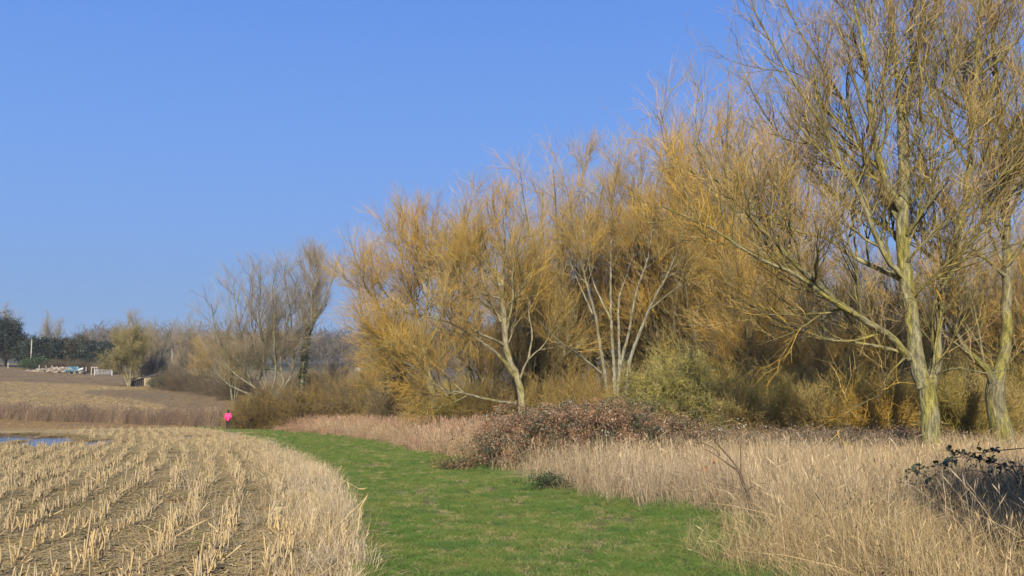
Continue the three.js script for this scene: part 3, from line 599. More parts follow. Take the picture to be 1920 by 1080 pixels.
{ // golden willow whose crown is the left end of the big trees
  const D = 63, b = ground(815, D), L = (...p) => line(D, ...p);
  tree('willow_tree', 'golden-twigged willow at the left end of the tall trees', 'tree', null, {
    seed: 204, twigs: 2600, clear: .1, per: 1.6, up: .28, spreadUp: .2, bark: barkOf([.34, .30, .17], LICHEN, .18, 7), cols: AMBER, scale: [.9, 1.7], lenK: 1.1, trunks: 1,
    limbs: [
      { p: [b, ...L([812, 745], [800, 690], [792, 645])], r: [.27, .2], k: .3 },
      { p: L([796, 660], [757, 638, -.6], [709, 573, -1.2], [681, 528, -1.6], [664, 478, -1.8]), r: [.13, .02] },
      { p: L([792, 645], [784, 600, .5], [765, 530, 1], [750, 470, 1.4], [742, 420, 1.6]), r: [.13, .02] },
      { p: L([792, 645], [800, 570, -.8], [806, 490, -1.4], [812, 410, -1.8]), r: [.13, .02] },
      { p: L([796, 660], [830, 590, .6], [855, 500, 1], [872, 430, 1.4], [884, 375, 1.6]), r: [.13, .02] },
      { p: L([797, 670], [770, 660, -1.2], [725, 640, -2], [690, 600, -2.6], [668, 560, -3]), r: [.08, .015] },
      { p: L([800, 690], [770, 690, 1], [735, 690, 1.8], [718, 650, 2.2]), r: [.07, .015], k: 1.3 },
      { p: L([785, 600, .5], [730, 560, 1], [700, 500, 1.4], [695, 455, 1.6]), r: [.07, .015] },
      { p: L([806, 520, -1], [780, 460, -1.6], [772, 410, -1.8]), r: [.06, .015] },
    ],
  });
}
{ // cluster of white stems in the middle right
  const D = 57, b = ground(1150, D), L = (...p) => line(D, ...p);
  tree('poplar_tree', 'fan of slender whitish stems rising behind the lichened shrub', 'tree', null, {
    seed: 205, twigs: 1700, clear: .3, per: 1.35, up: .3, spreadUp: .2, trunks: 5, sprig: 'willow', bark: barkOf(PALE, [.36, .31, .12], .02, 15), cols: (p, r) => (r() < .55 ? AMBER : GOLD)[Math.floor(r() * 3)], scale: [.9, 1.5],
    limbs: [
      { p: [b, ...L([1140, 740], [1130, 678], [1124, 641], [1117, 596], [1107, 556], [1098, 522], [1089, 477], [1075, 420], [1062, 350]).map((p, i) => p)], r: [.125, .025] },
      { p: [b.clone().add(V(.1, 0, -.3)), ...L([1152, 720, .5], [1150, 667, .6], [1146, 611, .8], [1145, 556, 1], [1145, 500, 1.1], [1146, 450, 1.2], [1152, 370, 1.3], [1160, 290, 1.3])], r: [.12, .025] },
      { p: [b.clone().add(V(.3, 0, -.1)), ...L([1160, 710, .2], [1169, 663, .1], [1180, 619, 0], [1187, 578, -.2], [1196, 537, -.4], [1211, 498, -.6], [1220, 455, -.8], [1226, 390, -.9], [1236, 310, -.9])], r: [.12, .025] },
      { p: [b.clone().add(V(.5, 0, .2)), ...L([1180, 680, -.4], [1198, 628, -.6], [1217, 581, -1], [1235, 545, -1.4], [1252, 515, -1.6], [1275, 450, -2], [1290, 380, -2.2]),], r: [.12, .02] },
      { p: [b.clone().add(V(.2, 0, -.6)), ...L([1162, 700, 1], [1161, 648, 1.2], [1161, 559, 1.5], [1176, 515, 1.6], [1192, 460, 1.8], [1200, 380, 2], [1203, 300, 2])], r: [.11, .02] },
      { p: L([1111, 588, .1], [1091, 543, .6], [1074, 504, 1], [1055, 455, 1.4], [1030, 400, 1.7]), r: [.07, .015] },
      { p: L([1220, 578, -1], [1252, 552, -1.8], [1276, 533, -2.3], [1310, 480, -2.8]), r: [.07, .015] },
      { p: L([1128, 700, -.2], [1083, 663, -1.2], [1050, 641, -1.9], [1010, 600, -2.5]), r: [.08, .015] },
      { p: L([1146, 600, .8], [1110, 520, 1.5], [1100, 430, 2], [1092, 330, 2.2], [1090, 290, 2.2]), r: [.08, .015] },
    ],
  });
}
{ // grey group beside the walker
  const D = 97, L = (...p) => line(D, ...p), bk = barkOf([.36, .32, .22], [.33, .30, .14], -.05, 21);
  const b = ground(506, D);
  tree('poplar_tree', 'grey many-stemmed tree fanning out behind the walker', 'tree', null, {
    seed: 206, twigs: 2100, clear: 0, per: 1.25, up: .3, spreadUp: .2, trunks: 7, levels: 3, sprig: 'poplar', bark: bk, cols: GREYTWIG, scale: [1.0, 1.9], lenK: 1.15, thin: .03,
    limbs: [
      [[492, 745], [476, 727], [445, 683], [418, 652], [403, 612], [396, 570]], [[498, 740], [486, 713], [462, 665], [450, 620], [440, 565], [438, 530]], [[500, 740], [490, 696], [479, 645], [471, 590], [474, 545], [470, 515]],
      [[508, 740], [517, 707], [514, 652], [515, 597], [511, 546], [516, 505]], [[515, 745], [531, 720], [526, 683], [534, 631], [541, 597], [553, 546], [558, 515]], [[520, 745], [548, 700], [547, 640], [545, 590], [535, 530], [533, 500]], [[502, 742], [498, 696], [493, 638], [486, 597], [488, 548], [484, 515]],
      [[478, 727], [440, 700], [415, 672], [400, 650]], [[470, 740], [430, 722], [405, 700], [376, 690]],
    ].map((p, k) => ({ p: k < 7 ? [b.clone().add(V((k - 3) * .25, 0, (k % 3 - 1) * .5)), ...L(...p.map(([x, y], i) => [x, y, (k % 3 - 1) * i * .35]))] : L(...p.map(([x, y], i) => [x, y, -1 - i * .6])), r: k < 7 ? [.16, .03] : [.10, .02] })),
  });
  const b2 = ground(566, 98);
  const T = tree('poplar_tree', 'tall slim tree with ivy up its trunk left of the golden willow', 'tree', null, {
    seed: 207, twigs: 1100, per: 1.6, up: .6, levels: 2, sprig: 'poplar', bark: bk, cols: GREYTWIG, scale: [1, 2], lenK: .85, thin: .03,
    limbs: [{ p: [b2, ...line(98, [568, 693], [575, 638], [584, 597], [587, 528], [592, 487])], r: [.22, .03], t0: .35, k: 2 }, { p: line(98, [580, 610], [605, 570, -.6], [622, 530, -1], [630, 500, -1]), r: [.07, .02] }, { p: line(98, [578, 622], [560, 590, .5], [553, 560, .8]), r: [.05, .02] }],
  });
  const r = rngOf(208), items = [];
  for (let k = 0; k < 110; k++) { const py = mix(590, 740, Math.sqrt(r())), p = at(mix(583, 566, (py - 597) / 110), py, 98), a = r() * 6.283, q = .15 + .35 * r() * r() + .12 * n2(py * .1, 2); p.add(V(Math.cos(a) * q, 0, Math.sin(a) * q)); items.push({ p, yaw: r() * 6.283, dir: tilt(r, 2), s: 1.2 + .8 * r(), c: mixc([.07, .085, .02], [.14, .13, .045], r()) }); }
  copies('ivy', LEAF.ivy[0], M.leaf, items, T, T.position);
  tag(T.children[T.children.length - 1], 'dark green ivy wrapped round the lower trunk');
}
// plainer trees of the wood behind: five patterns, then copies
function pattern(seed, H, stems, fan, o) {
  const r = rngOf(seed), limbs = [], b = V(0, 0, 0);
  for (let k = 0; k < stems; k++) {
    const a = k / stems * 6.283 + r(), q = fan * (.4 + .8 * r()), h = H * (.8 + .25 * r()), p = [k ? V(Math.cos(a) * .15, 0, Math.sin(a) * .15) : b];
    for (let i = 1; i <= 5; i++) { const t = i / 5; p.push(V(Math.cos(a) * q * Math.pow(t, .9) * H * .28 + .25 * (r() - .5), h * t, Math.sin(a) * q * Math.pow(t, .9) * H * .28 + .25 * (r() - .5))); }
    limbs.push({ p, r: [.05 + .009 * H * (.6 + .5 * r()), .015], t0: .12 });
  }
  const T = tree(o.name, o.label, 'tree', o.group, { seed: seed + 1, limbs, trunks: stems, levels: 3, thin: .03, ...o });
  return T;
}
const NTH = ['first', 'second', 'third', 'fourth', 'fifth', 'sixth', 'seventh', 'eighth', 'ninth', 'tenth', 'eleventh', 'twelfth', 'thirteenth', 'fourteenth', 'fifteenth', 'sixteenth', 'seventeenth', 'eighteenth', 'nineteenth', 'twentieth', 'twenty-first', 'twenty-second', 'twenty-third', 'twenty-fourth', 'twenty-fifth'];
const nth = (list, item) => NTH[[...list].sort((a, b) => a[0] - b[0]).indexOf(item)];
const used = new Set();
function plant(T, px, d, s, turn, label, group) {
  let o = T; if (used.has(T)) { o = T.clone(); o.name = numbered(T.name.replace(/_\d+$/, '')); o.userData = { ...T.userData }; scene.add(o); } used.add(T);
  o.position.copy(ground(px, d)); o.position.y -= .1; o.scale.set(s * .98, s, s * .98); o.rotation.y = turn; o.userData.label = label;
  if (group) o.userData.group = group; else delete o.userData.group; return o;
}
const amberTree = pattern(301, 13, 6, 1.05, { name: 'willow_tree', label: 'x', twigs: 1250, clear: .12, per: 1.1, up: .27, spreadUp: .2, bark: barkOf([.33, .29, .17], LICHEN, .15, 31), cols: AMBER.concat(AMBER, PINKTWIG), scale: [.9, 1.7], lenK: 1.05 });
const oliveTree = pattern(311, 12, 7, .95, { name: 'willow_tree', label: 'x', twigs: 1250, clear: .12, per: 1.1, up: .27, spreadUp: .2, bark: barkOf([.30, .27, .16], LICHEN, .1, 41), cols: [[.42, .31, .085], [.38, .28, .10], [.34, .25, .11]], scale: [.9, 1.6], lenK: 1 });
const greyTree = pattern(321, 12, 4, .6, { name: 'ash_tree', label: 'x', twigs: 1500, per: 1.2, up: .45, sprig: 'poplar', bark: barkOf([.36, .33, .25], LICHEN, -.05, 51), cols: GREYTWIG, scale: [.9, 1.7] });
plant(amberTree, 1335, 62, 1.58, 2.9, 'tall amber willow behind the left limb tips of the big willow');
plant(oliveTree, 1225, 69, 1.42, 4.1, 'high olive-brown crown at the top of the middle trees');
plant(amberTree, 1050, 63, 1.28, 5.3, 'amber crown filling the gap left of the white stems');
plant(oliveTree, 1010, 60, .92, 2.5, 'shorter olive tree just right of the pale-barked willow');
plant(amberTree, 1400, 58, 1.5, .9, 'amber crown seen through the long left limb of the big willow');
plant(amberTree, 740, 70, .78, 1.9, 'low amber crown under the left end of the golden willow');
const WOOD = 'bare trees filling the wood behind the big willow';
plant(amberTree, 900, 66, .95, .4, 'rounded amber-crowned willow behind the pale-barked one');
plant(amberTree, 985, 70, .96, 2.1, 'amber-topped willow between the pale willow and the white stems');
plant(amberTree, 1090, 66, 1.10, 1.0, 'tall amber willow standing behind the white stems');
plant(oliveTree, 1170, 64, 1.18, .2, 'tallest olive-brown tree behind the white stems');
plant(amberTree, 1262, 60, 1.24, 3.7, 'amber-crowned willow right of the white stems');
plant(oliveTree, 1340, 56, 1.02, 5.0, 'olive-brown tree behind the left limbs of the big willow');
plant(greyTree, 1040, 78, 1.12, 1.0, 'grey tree deep behind the middle willows');
[[1425, 50, .95, amberTree], [1490, 56, 1.05, oliveTree], [1560, 47, .86, amberTree], [1625, 55, 1.0, greyTree], [1680, 48, .85, oliveTree], [1790, 50, .95, amberTree], [1850, 44, .9, oliveTree], [1900, 52, 1.1, greyTree], [1955, 40, .95, amberTree], [1740, 60, 1.05, oliveTree], [1390, 66, 1.1, greyTree], [1290, 74, 1.15, oliveTree], [2010, 46, 1, oliveTree], [1600, 68, 1.1, amberTree]].forEach((it, k, all) => { const [px, d, s, T] = it; plant(T, px, d, s * .82, k * 1.7, nth(all, it) + ' bare tree from the left in the wood behind the big willow', WOOD); });
plant(greyTree, 640, 108, .62, 2.0, 'small grey tree between the ivy-clad tree and golden willow');
plant(oliveTree, 700, 92, .62, 1.2, 'short olive tree under the left side of the golden willow');
plant(oliveTree, 440, 150, .85, 2.4, 'dull olive tree behind the grey fan of stems');
plant(greyTree, 350, 215, 1.3, .5, 'grey bare tree right of the broken shed', null);
plant(greyTree, 292, 226, 1.15, 2.8, 'bare tree directly behind the broken shed', null);
plant(oliveTree, 262, 232, 1.3, 1.8, 'brownish tree left behind the broken shed', null);
plant(amberTree, 388, 190, .8, 4.2, 'small amber tree by the pale tank beyond the field', null);
plant(greyTree, 12, 318, 1.6, 1.2, 'large bare tree at the far left edge of the field', null);
plant(greyTree, 98, 330, 1.45, 3.3, 'lone bare tree above the dark hedge', null);
plant(greyTree, 160, 335, 1.0, 5.2, 'low bare tree top above the middle of the dark hedge', null);
plant(oliveTree, 225, 330, 1.1, .3, 'bare tree above the right end of the dark hedge', null);
const lichenTree = pattern(331, 8, 5, 1.25, { name: 'hawthorn_tree', label: 'x', twigs: 1500, per: 1.1, up: .3, sprig: 'thorn', bark: barkOf([.42, .36, .2], LICHEN, .15, 61), cols: [[.34, .28, .09], [.30, .25, .09], [.36, .30, .13]], scale: [.9, 1.7] });
plant(lichenTree, 246, 214, 1.5, .7, 'yellowish round-headed tree at the left of the broken shed', null);

// ---------------------------------------------------------------- shrubs and scrub
function shrub(name, label, category, group, { px, d, rx, h, seed, twigs, sprig = 'scrub', cols, bark, scale = [.5, .9], stems = 14, hollow = .35, sink = 0 }) {
  const r = rngOf(seed), b = ground(px, d), T = thing(name, label, category, b, group), g = new GB(), lists = SPRIG[sprig].map(() => []), tips = [];
  for (let k = 0; k < stems; k++) {
    const a = r() * 6.283, q = rx * (.3 + .7 * r()), hh = h * (.55 + .45 * r()) * (1 - .35 * (q / rx)), pts = [];
    for (let i = 0; i <= 5; i++) { const t = i / 5; pts.push(V(Math.cos(a) * (q * t * t + .12 * rx * r()), hh * (t * 1.3 - .3 * t * t * t) * .95, Math.sin(a) * (q * t * t + .12 * rx * r()))); }
    pts[0].y = -.05; const R = .02 + .012 * h * r();
    g.tube(pts, [1, .85, .7, .5, .35, .2].map(v => v * R), 5, bark, false); for (let i = 1; i < 5; i++) tips.push([pts[i], pts[i + 1]]);
  }
  part('stem', g.geo(), M.bark, T, 'stuff');
  for (let k = 0; k < twigs; k++) {
    let p;
    if (r() < .35) { const s = tips[Math.floor(r() * tips.length)]; p = s[0].clone().lerp(s[1], r()); } else {
      const a = r() * 6.283, e = Math.asin(r() * .98), q = mix(hollow, 1, Math.sqrt(r())) * (1 + .22 * n3(Math.cos(a) * 1.7 + seed, e * 2, Math.sin(a) * 1.7)); p = V(Math.cos(a) * Math.cos(e) * rx * q, Math.sin(e) * h * q * .92 + .05, Math.sin(a) * Math.cos(e) * rx * q);
    }
    const out = V(p.x / rx, .35 + .6 * p.y / h, p.z / rx).normalize().add(V(r() - .5, r() - .5, r() - .5).multiplyScalar(1.3)).normalize(), sc = mix(scale[0], scale[1], r()), w = .8 + 1.2 * r() * r(), c0 = typeof cols === 'function' ? cols(p, r) : cols[Math.floor(r() * cols.length)], v = .7 + .55 * r();
    p.addScaledVector(out, -sc * .4); if (p.y < 0) p.y = .02;
    lists[Math.floor(r() * lists.length)].push({ p, dir: out, yaw: r() * 6.283, sv: V(w, sc, w), c: c0.map(t => t * v) });
  }
  lists.forEach((l, k) => copies('crown', SPRIG[sprig][k], M.twig, l, T));
  return T;
}
const LICH = [[.52, .44, .08], [.42, .36, .09], [.56, .48, .16], [.30, .25, .11]], SCRUB = [[.36, .24, .07], [.40, .265, .065], [.28, .20, .085], [.43, .30, .06]], DARKSCRUB = [[.17, .125, .06], [.20, .14, .06], [.15, .12, .075]], OLIVE = [[.38, .30, .06], [.43, .31, .05], [.31, .25, .07]];
const darkBark = barkOf([.2, .16, .1], [.25, .22, .08], -.1, 71);
shrub('blackthorn_shrub', 'rounded shrub crusted with yellow-green lichen right of the bramble mound', 'shrub', null, { px: 1262, d: 38, rx: 2.35, h: 4.0, seed: 401, twigs: 2600, sprig: 'thorn', cols: LICH, bark: barkOf([.36, .31, .13], LICHEN, .3, 72), scale: [.45, .8], stems: 22, hollow: .5 });
shrub('blackthorn_shrub', 'lower lichened shrub left of the rounded yellow-green one', 'shrub', null, { px: 1180, d: 40, rx: 1.7, h: 2.9, seed: 402, twigs: 1200, sprig: 'thorn', cols: LICH.concat(SCRUB), bark: barkOf([.36, .31, .13], LICHEN, .3, 73), scale: [.45, .8], stems: 12, hollow: .4 });
const scrubBark = barkOf([.36, .29, .15], [.38, .33, .10], .05, 74);
const SC = 'tangled scrub at the foot of the wood';
[[1345, 41, 1.9, 3.4, OLIVE], [1405, 45, 2.2, 3.9, SCRUB], [1470, 43, 2.2, 3.7, SCRUB], [1535, 41, 1.9, 3.2, OLIVE], [1600, 44, 2.2, 4.0, SCRUB], [1655, 40, 1.9, 3.4, OLIVE], [1710, 43, 2.2, 3.9, SCRUB], [1790, 39, 1.8, 3.1, SCRUB], [1835, 43, 2.3, 4.3, OLIVE], [1905, 39, 1.9, 3.4, SCRUB], [1960, 37, 2, 3.5, OLIVE], [1500, 53, 3, 5.2, SCRUB], [1620, 54, 3, 5.6, OLIVE], [1740, 54, 3, 5.6, SCRUB], [1860, 54, 3, 6, SCRUB], [1400, 56, 3, 5.4, OLIVE], [1375, 37.5, 1.6, 2.6, GOLD], [1450, 38, 1.7, 3.0, OLIVE], [1520, 37, 1.6, 2.7, GOLD], [1585, 38, 1.7, 3.2, OLIVE], [1640, 36, 1.5, 2.6, AMBER], [1695, 37.5, 1.6, 3.0, GOLD], [1785, 36, 1.6, 2.8, OLIVE], [1835, 36.5, 1.7, 3.0, GOLD]].forEach(([px, d, rx, h, c], k, all) => shrub('scrub_shrub', nth(all, all[k]) + ' twiggy shrub from the left in the scrub under the big willow', 'shrub', SC, { px, d, rx, h, seed: 410 + k, twigs: 800, cols: c, bark: scrubBark, scale: [.6, 1.3], stems: 24, hollow: .15 }));
const SC2 = 'scrub between the middle willows';
[[1085, 52, 2.2, 3.4, SCRUB], [1030, 57, 2.4, 3.6, SCRUB], [930, 58, 2.3, 3.2, SCRUB], [870, 60, 2.6, 3.4, OLIVE], [1120, 62, 3, 5, SCRUB], [1230, 64, 3, 6, OLIVE], [1000, 66, 3, 5, OLIVE], [1310, 60, 3, 5, SCRUB], [955, 60, 2.4, 3.4, DARKSCRUB], [905, 62, 2.6, 3.8, SCRUB], [840, 66, 2.8, 4.4, SCRUB], [770, 68, 2.6, 4.0, DARKSCRUB], [1050, 60, 2.6, 4.8, SCRUB], [1195, 61, 2.6, 5.2, SCRUB], [1270, 52, 2.4, 5.4, OLIVE]].forEach(([px, d, rx, h, c], k, all) => shrub('scrub_shrub', nth(all, all[k]) + ' brown shrub from the left between the middle willows', 'shrub', SC2, { px, d, rx, h, seed: 440 + k, twigs: 700, cols: c, bark: scrubBark, scale: [.7, 1.5], stems: 20, hollow: .15 }));
const SC3 = 'dark bramble-like scrub behind the far reeds';
[[478, 92, 2.5, 3.2], [520, 93, 3, 4.2], [565, 92, 2.6, 3.8], [612, 93, 3, 4.8], [655, 91, 2.8, 4.4], [700, 88, 2.8, 3.6], [745, 84, 2.6, 3.6], [795, 78, 2.4, 3.0], [600, 104, 4, 6], [680, 106, 4, 6], [570, 122, 4.5, 6.4], [625, 126, 5, 7], [700, 124, 5, 7], [655, 138, 5, 7.6], [740, 118, 4.5, 6.5], [850, 72, 2.2, 2.8]].forEach(([px, d, rx, h], k, all) => shrub('scrub_shrub', nth(all, all[k]) + ' dark shrub from the left behind the reddish reeds', 'shrub', SC3, { px, d, rx, h, seed: 460 + k, twigs: 1300, cols: DARKSCRUB.concat(SCRUB), bark: darkBark, scale: [.8, 1.5], stems: 10, hollow: .2 }));
const SC4 = 'scrub beyond the ploughed slope';
[[330, 205, 5, 4], [365, 200, 5, 4.5], [400, 190, 5, 4.5], [425, 180, 4.5, 4], [452, 165, 4, 4], [300, 225, 6, 6.5], [205, 296, 5, 3], [120, 298, 6, 3], [160, 298, 6, 3]].forEach(([px, d, rx, h], k, all) => shrub('hedge_shrub', nth(all, all[k]) + ' leafless shrub from the left beyond the ploughed slope', 'shrub', SC4, { px, d, rx, h, seed: 480 + k, twigs: 1000, cols: DARKSCRUB, bark: darkBark, scale: [1.6, 3], stems: 8, hollow: .2 }));
// evergreen bushes of the far hedge
function bush(label, group, { px, d, p: at0, rx, h, seed, n, c, ls = 1 }) {
  const r = rngOf(seed), b = at0 ?? ground(px, d), T = thing('evergreen_bush', label, 'bush', b, group), lists = [[], []];
  part('stem', new GB().tube([V(0, -.1, 0), V(.1, h * .4, 0), V(0, h * .7, .1)], [.2, .14, .05], 7, darkBark).geo(), M.bark, T);
  for (let k = 0; k < n; k++) {
    const a = r() * 6.283, e = Math.asin(mix(-.25, .99, r())), q = (1 - .5 * r() * r()) * (1 + .3 * n3(Math.cos(a) * 1.6 + seed, e * 1.8, Math.sin(a) * 1.6)), p = V(Math.cos(a) * Math.cos(e) * rx * q, h * .42 + Math.sin(e) * h * .58 * q, Math.sin(a) * Math.cos(e) * rx * q); if (p.y < .2) p.y = .2 + .3 * r();
    lists[k & 1].push({ p, yaw: r() * 6.283, dir: tilt(r, 2), s: ls * (.9 + .7 * r()), c: mixc(c, [c[0] * 1.7, c[1] * 1.4, c[2] * 1.2], r()) });
  }
  lists.forEach((l, k) => copies('foliage', LEAF.bush[k], M.leaf, l, T)); return T;
}
const EV = 'dark evergreen bushes of the far hedge', DG = [.03, .045, .025], OG = [.06, .06, .03];
[[-30, 312, 6, 10.5, OG], [10, 311, 5.5, 12.5, DG], [38, 314, 5, 8, OG], [75, 309, 6.5, 8, DG], [112, 313, 6, 7.5, DG], [148, 314, 6.5, 8.5, OG], [180, 311, 6, 7.5, DG], [212, 309, 4.5, 7.5, DG]].forEach(([px, d, rx, h0, c], k, all, h = h0 * 1.2) => bush(nth(all, all[k]) + ' dark evergreen bush from the left in the far hedge', EV, { px, d, rx, h, seed: 500 + k, n: 900, c }));
bush('low bright green bush at the foot of the utility pole', null, { px: 72, d: 299, rx: 4.2, h: 3.4, seed: 520, n: 260, c: [.05, .085, .025] });
bush('small green bush right of the broken shed', null, { px: 306, d: 213, rx: 2.2, h: 2.0, seed: 521, n: 160, c: [.045, .08, .025] });

// ---------------------------------------------------------------- brambles
function bramble(name, label, { c, rx, rd, h, seed, canes, leaves, cols, reach = 1, sc = 1 }) {
  const r = rngOf(seed), T = thing(name, label, 'bramble', c), g = new GB(), lists = [[], [], []], X = (x, z) => height(c.x + x, c.z + z) - c.y;
  for (let k = 0; k < canes; k++) {
    const a = r() * 6.283, q = Math.sqrt(r()) * .8, x0 = Math.cos(a) * rx * q, z0 = Math.sin(a) * rd * q, b = r() * 6.283, L = reach * (.7 + .9 * r()) * Math.min(rx, 1.6), H = h * (.6 + .6 * r()), pts = [];
    for (let i = 0; i <= 7; i++) { const t = i / 7, x = x0 + Math.cos(b) * L * t * 1.3, z = z0 + Math.sin(b) * L * t * 1.3; pts.push(V(x, X(x, z) + H * (1 - q * q * .5) * Math.sin(Math.PI * (.08 + .78 * t)) + .04 * (r() - .5), z)); }
    g.tube(pts, pts.map((_, i) => .009 * (1 - .7 * i / 7)), 4, mixc([.20, .11, .06], [.28, .19, .11], r()), false);
    for (let j = 0; j < leaves; j++) {
      const t = .15 + .85 * r(), i = Math.min(6, Math.floor(t * 7)), p = pts[i].clone().lerp(pts[i + 1], t * 7 - i).add(V((r() - .5) * .2, (r() - .5) * .16, (r() - .5) * .2)), v = .7 + .6 * r();
      lists[Math.floor(r() * 3)].push({ p, yaw: r() * 6.283, dir: tilt(r, 1.6), s: sc * (.7 + .6 * r()), c: cols(p, r).map(t => t * v) });
    }
  }
  part('cane', g.geo(), M.twig, T, 'stuff'); lists.forEach((l, k) => copies('foliage', LEAF.bramble[k], M.leaf, l, T)); return T;
}
const RUST = [.30, .145, .06], TAN = [.33, .22, .12], DKG = [.075, .085, .035], PALEU = [.42, .42, .33];
const mound = (p, r) => { const n = n3(p.x * .8, p.y * 1.1, p.z * .8) + .5 * n3(p.x * 2.5, p.y * 2.5, 5) + .5 * (r() - .5), u = r(); return u < .02 ? PALEU : n > .32 ? DKG : r() < .45 ? RUST : TAN; };
bramble('bramble_mound', 'broad rust and green bramble mound beside the path', { c: ground(1105, 30), rx: 2.5, rd: 2.0, h: 1.8, seed: 601, canes: 420, leaves: 24, cols: mound, reach: 1.05 });
bramble('bramble_mound', 'left shoulder of rust brambles dipping to the path', { c: ground(965, 30), rx: .85, rd: 1.0, h: 1.25, seed: 602, canes: 120, leaves: 20, cols: mound, reach: .7 });
bramble('bramble_mound', 'thin grey-green bramble trailing right from the mound', { c: ground(1262, 28.5), rx: 1.7, rd: 1.3, h: 1.25, seed: 603, canes: 90, leaves: 16, cols: (p, r) => r() < .5 ? DKG : mound(p, r) });
bramble('bramble_sprout', 'small dark green bramble sprout at the path edge', { c: ground(1034, 20.8), rx: .32, rd: .25, h: .3, seed: 604, canes: 16, leaves: 10, cols: () => [.045, .075, .02], reach: .8, sc: .9 });
bramble('bramble_sprout', 'low bramble trailing onto grass left of the mound', { c: ground(868, 29.4), rx: .6, rd: .4, h: .35, seed: 605, canes: 22, leaves: 8, cols: (p, r) => r() < .6 ? DKG : RUST, reach: .8 });
[[1440, 33, 2.2, 1.1], [1560, 32, 2.2, 1.1], [1660, 34, 2, 1.1]].forEach(([px, d, rx, h], k) => bramble('bramble_patch', ['brown bramble patch among dead grass left of the big willow', 'middle brown bramble patch in front of the scrub', 'brown bramble patch just left of the lichened trunk'][k], { c: ground(px, d), rx, rd: 1.2, h, seed: 610 + k, canes: 110, leaves: 12, cols: (p, r) => r() < .25 ? DKG : mixc(TAN, [.2, .15, .1], r()) }));
bramble('bramble_bush', 'dark bramble arching over the dead grass at the right edge', { c: ground(1850, 14.2), rx: 1.0, rd: .7, h: .85, seed: 620, canes: 22, leaves: 7, cols: (p, r) => mixc([.04, .065, .02], [.09, .09, .04], r()), reach: 1.1 });
// off to the right of the frame: the thicket whose shade falls on that bramble
bush('tall ivy-clad thicket just outside the right edge', null, { p: on(7.0, -7.0), rx: 2.1, h: 5.4, seed: 621, n: 1700, c: [.05, .065, .03], ls: .32 });
{ // arching canes in front of it
  const spec = [[[1700, 905], [1725, 880], [1760, 872], [1800, 855], [1850, 848], [1925, 840]], [[1765, 885], [1785, 862], [1830, 858], [1870, 870], [1900, 890]], [[1690, 900], [1712, 884], [1745, 900], [1760, 935]], [[1770, 845], [1800, 850], [1840, 862], [1900, 878]]];
  spec.forEach((s, k) => {
    const D = 12.6 + .35 * k, pts = refine(s.map(([x, y]) => at(x, y, D)), .12, .02, rngOf(630 + k)), foot = ground(s[s.length - 1][0] + 10, D + .3), r = rngOf(640 + k);
    const T = thing('bramble_cane', ['long bramble cane arching in from the right edge', 'short bramble cane curling down at the right edge', 'lowest bramble cane hooking into the dead grass', 'straight bramble cane crossing the others at the right edge'][k], 'bramble', foot, 'arching canes at the right edge');
    const all = [...pts, pts[pts.length - 1].clone().lerp(foot, .5).add(V(.1, .15, 0)), foot].map(p => p.clone().sub(foot));
    part('cane', new GB().tube(all, all.map((_, i) => .004 + .004 * i / all.length), 5, [.10, .065, .045]).geo(), M.twig, T);
    for (let j = 0; j < 16; j++) { const p = all[1 + Math.floor(r() * (all.length - 4))], o = part('leaf', leafCluster(650 + j + 20 * k, 3, .075, .035), M.darkLeaf ??= std({ roughness: .5, color: new THREE.Color(.045, .055, .025) }), T); o.position.copy(p); }
  });
}
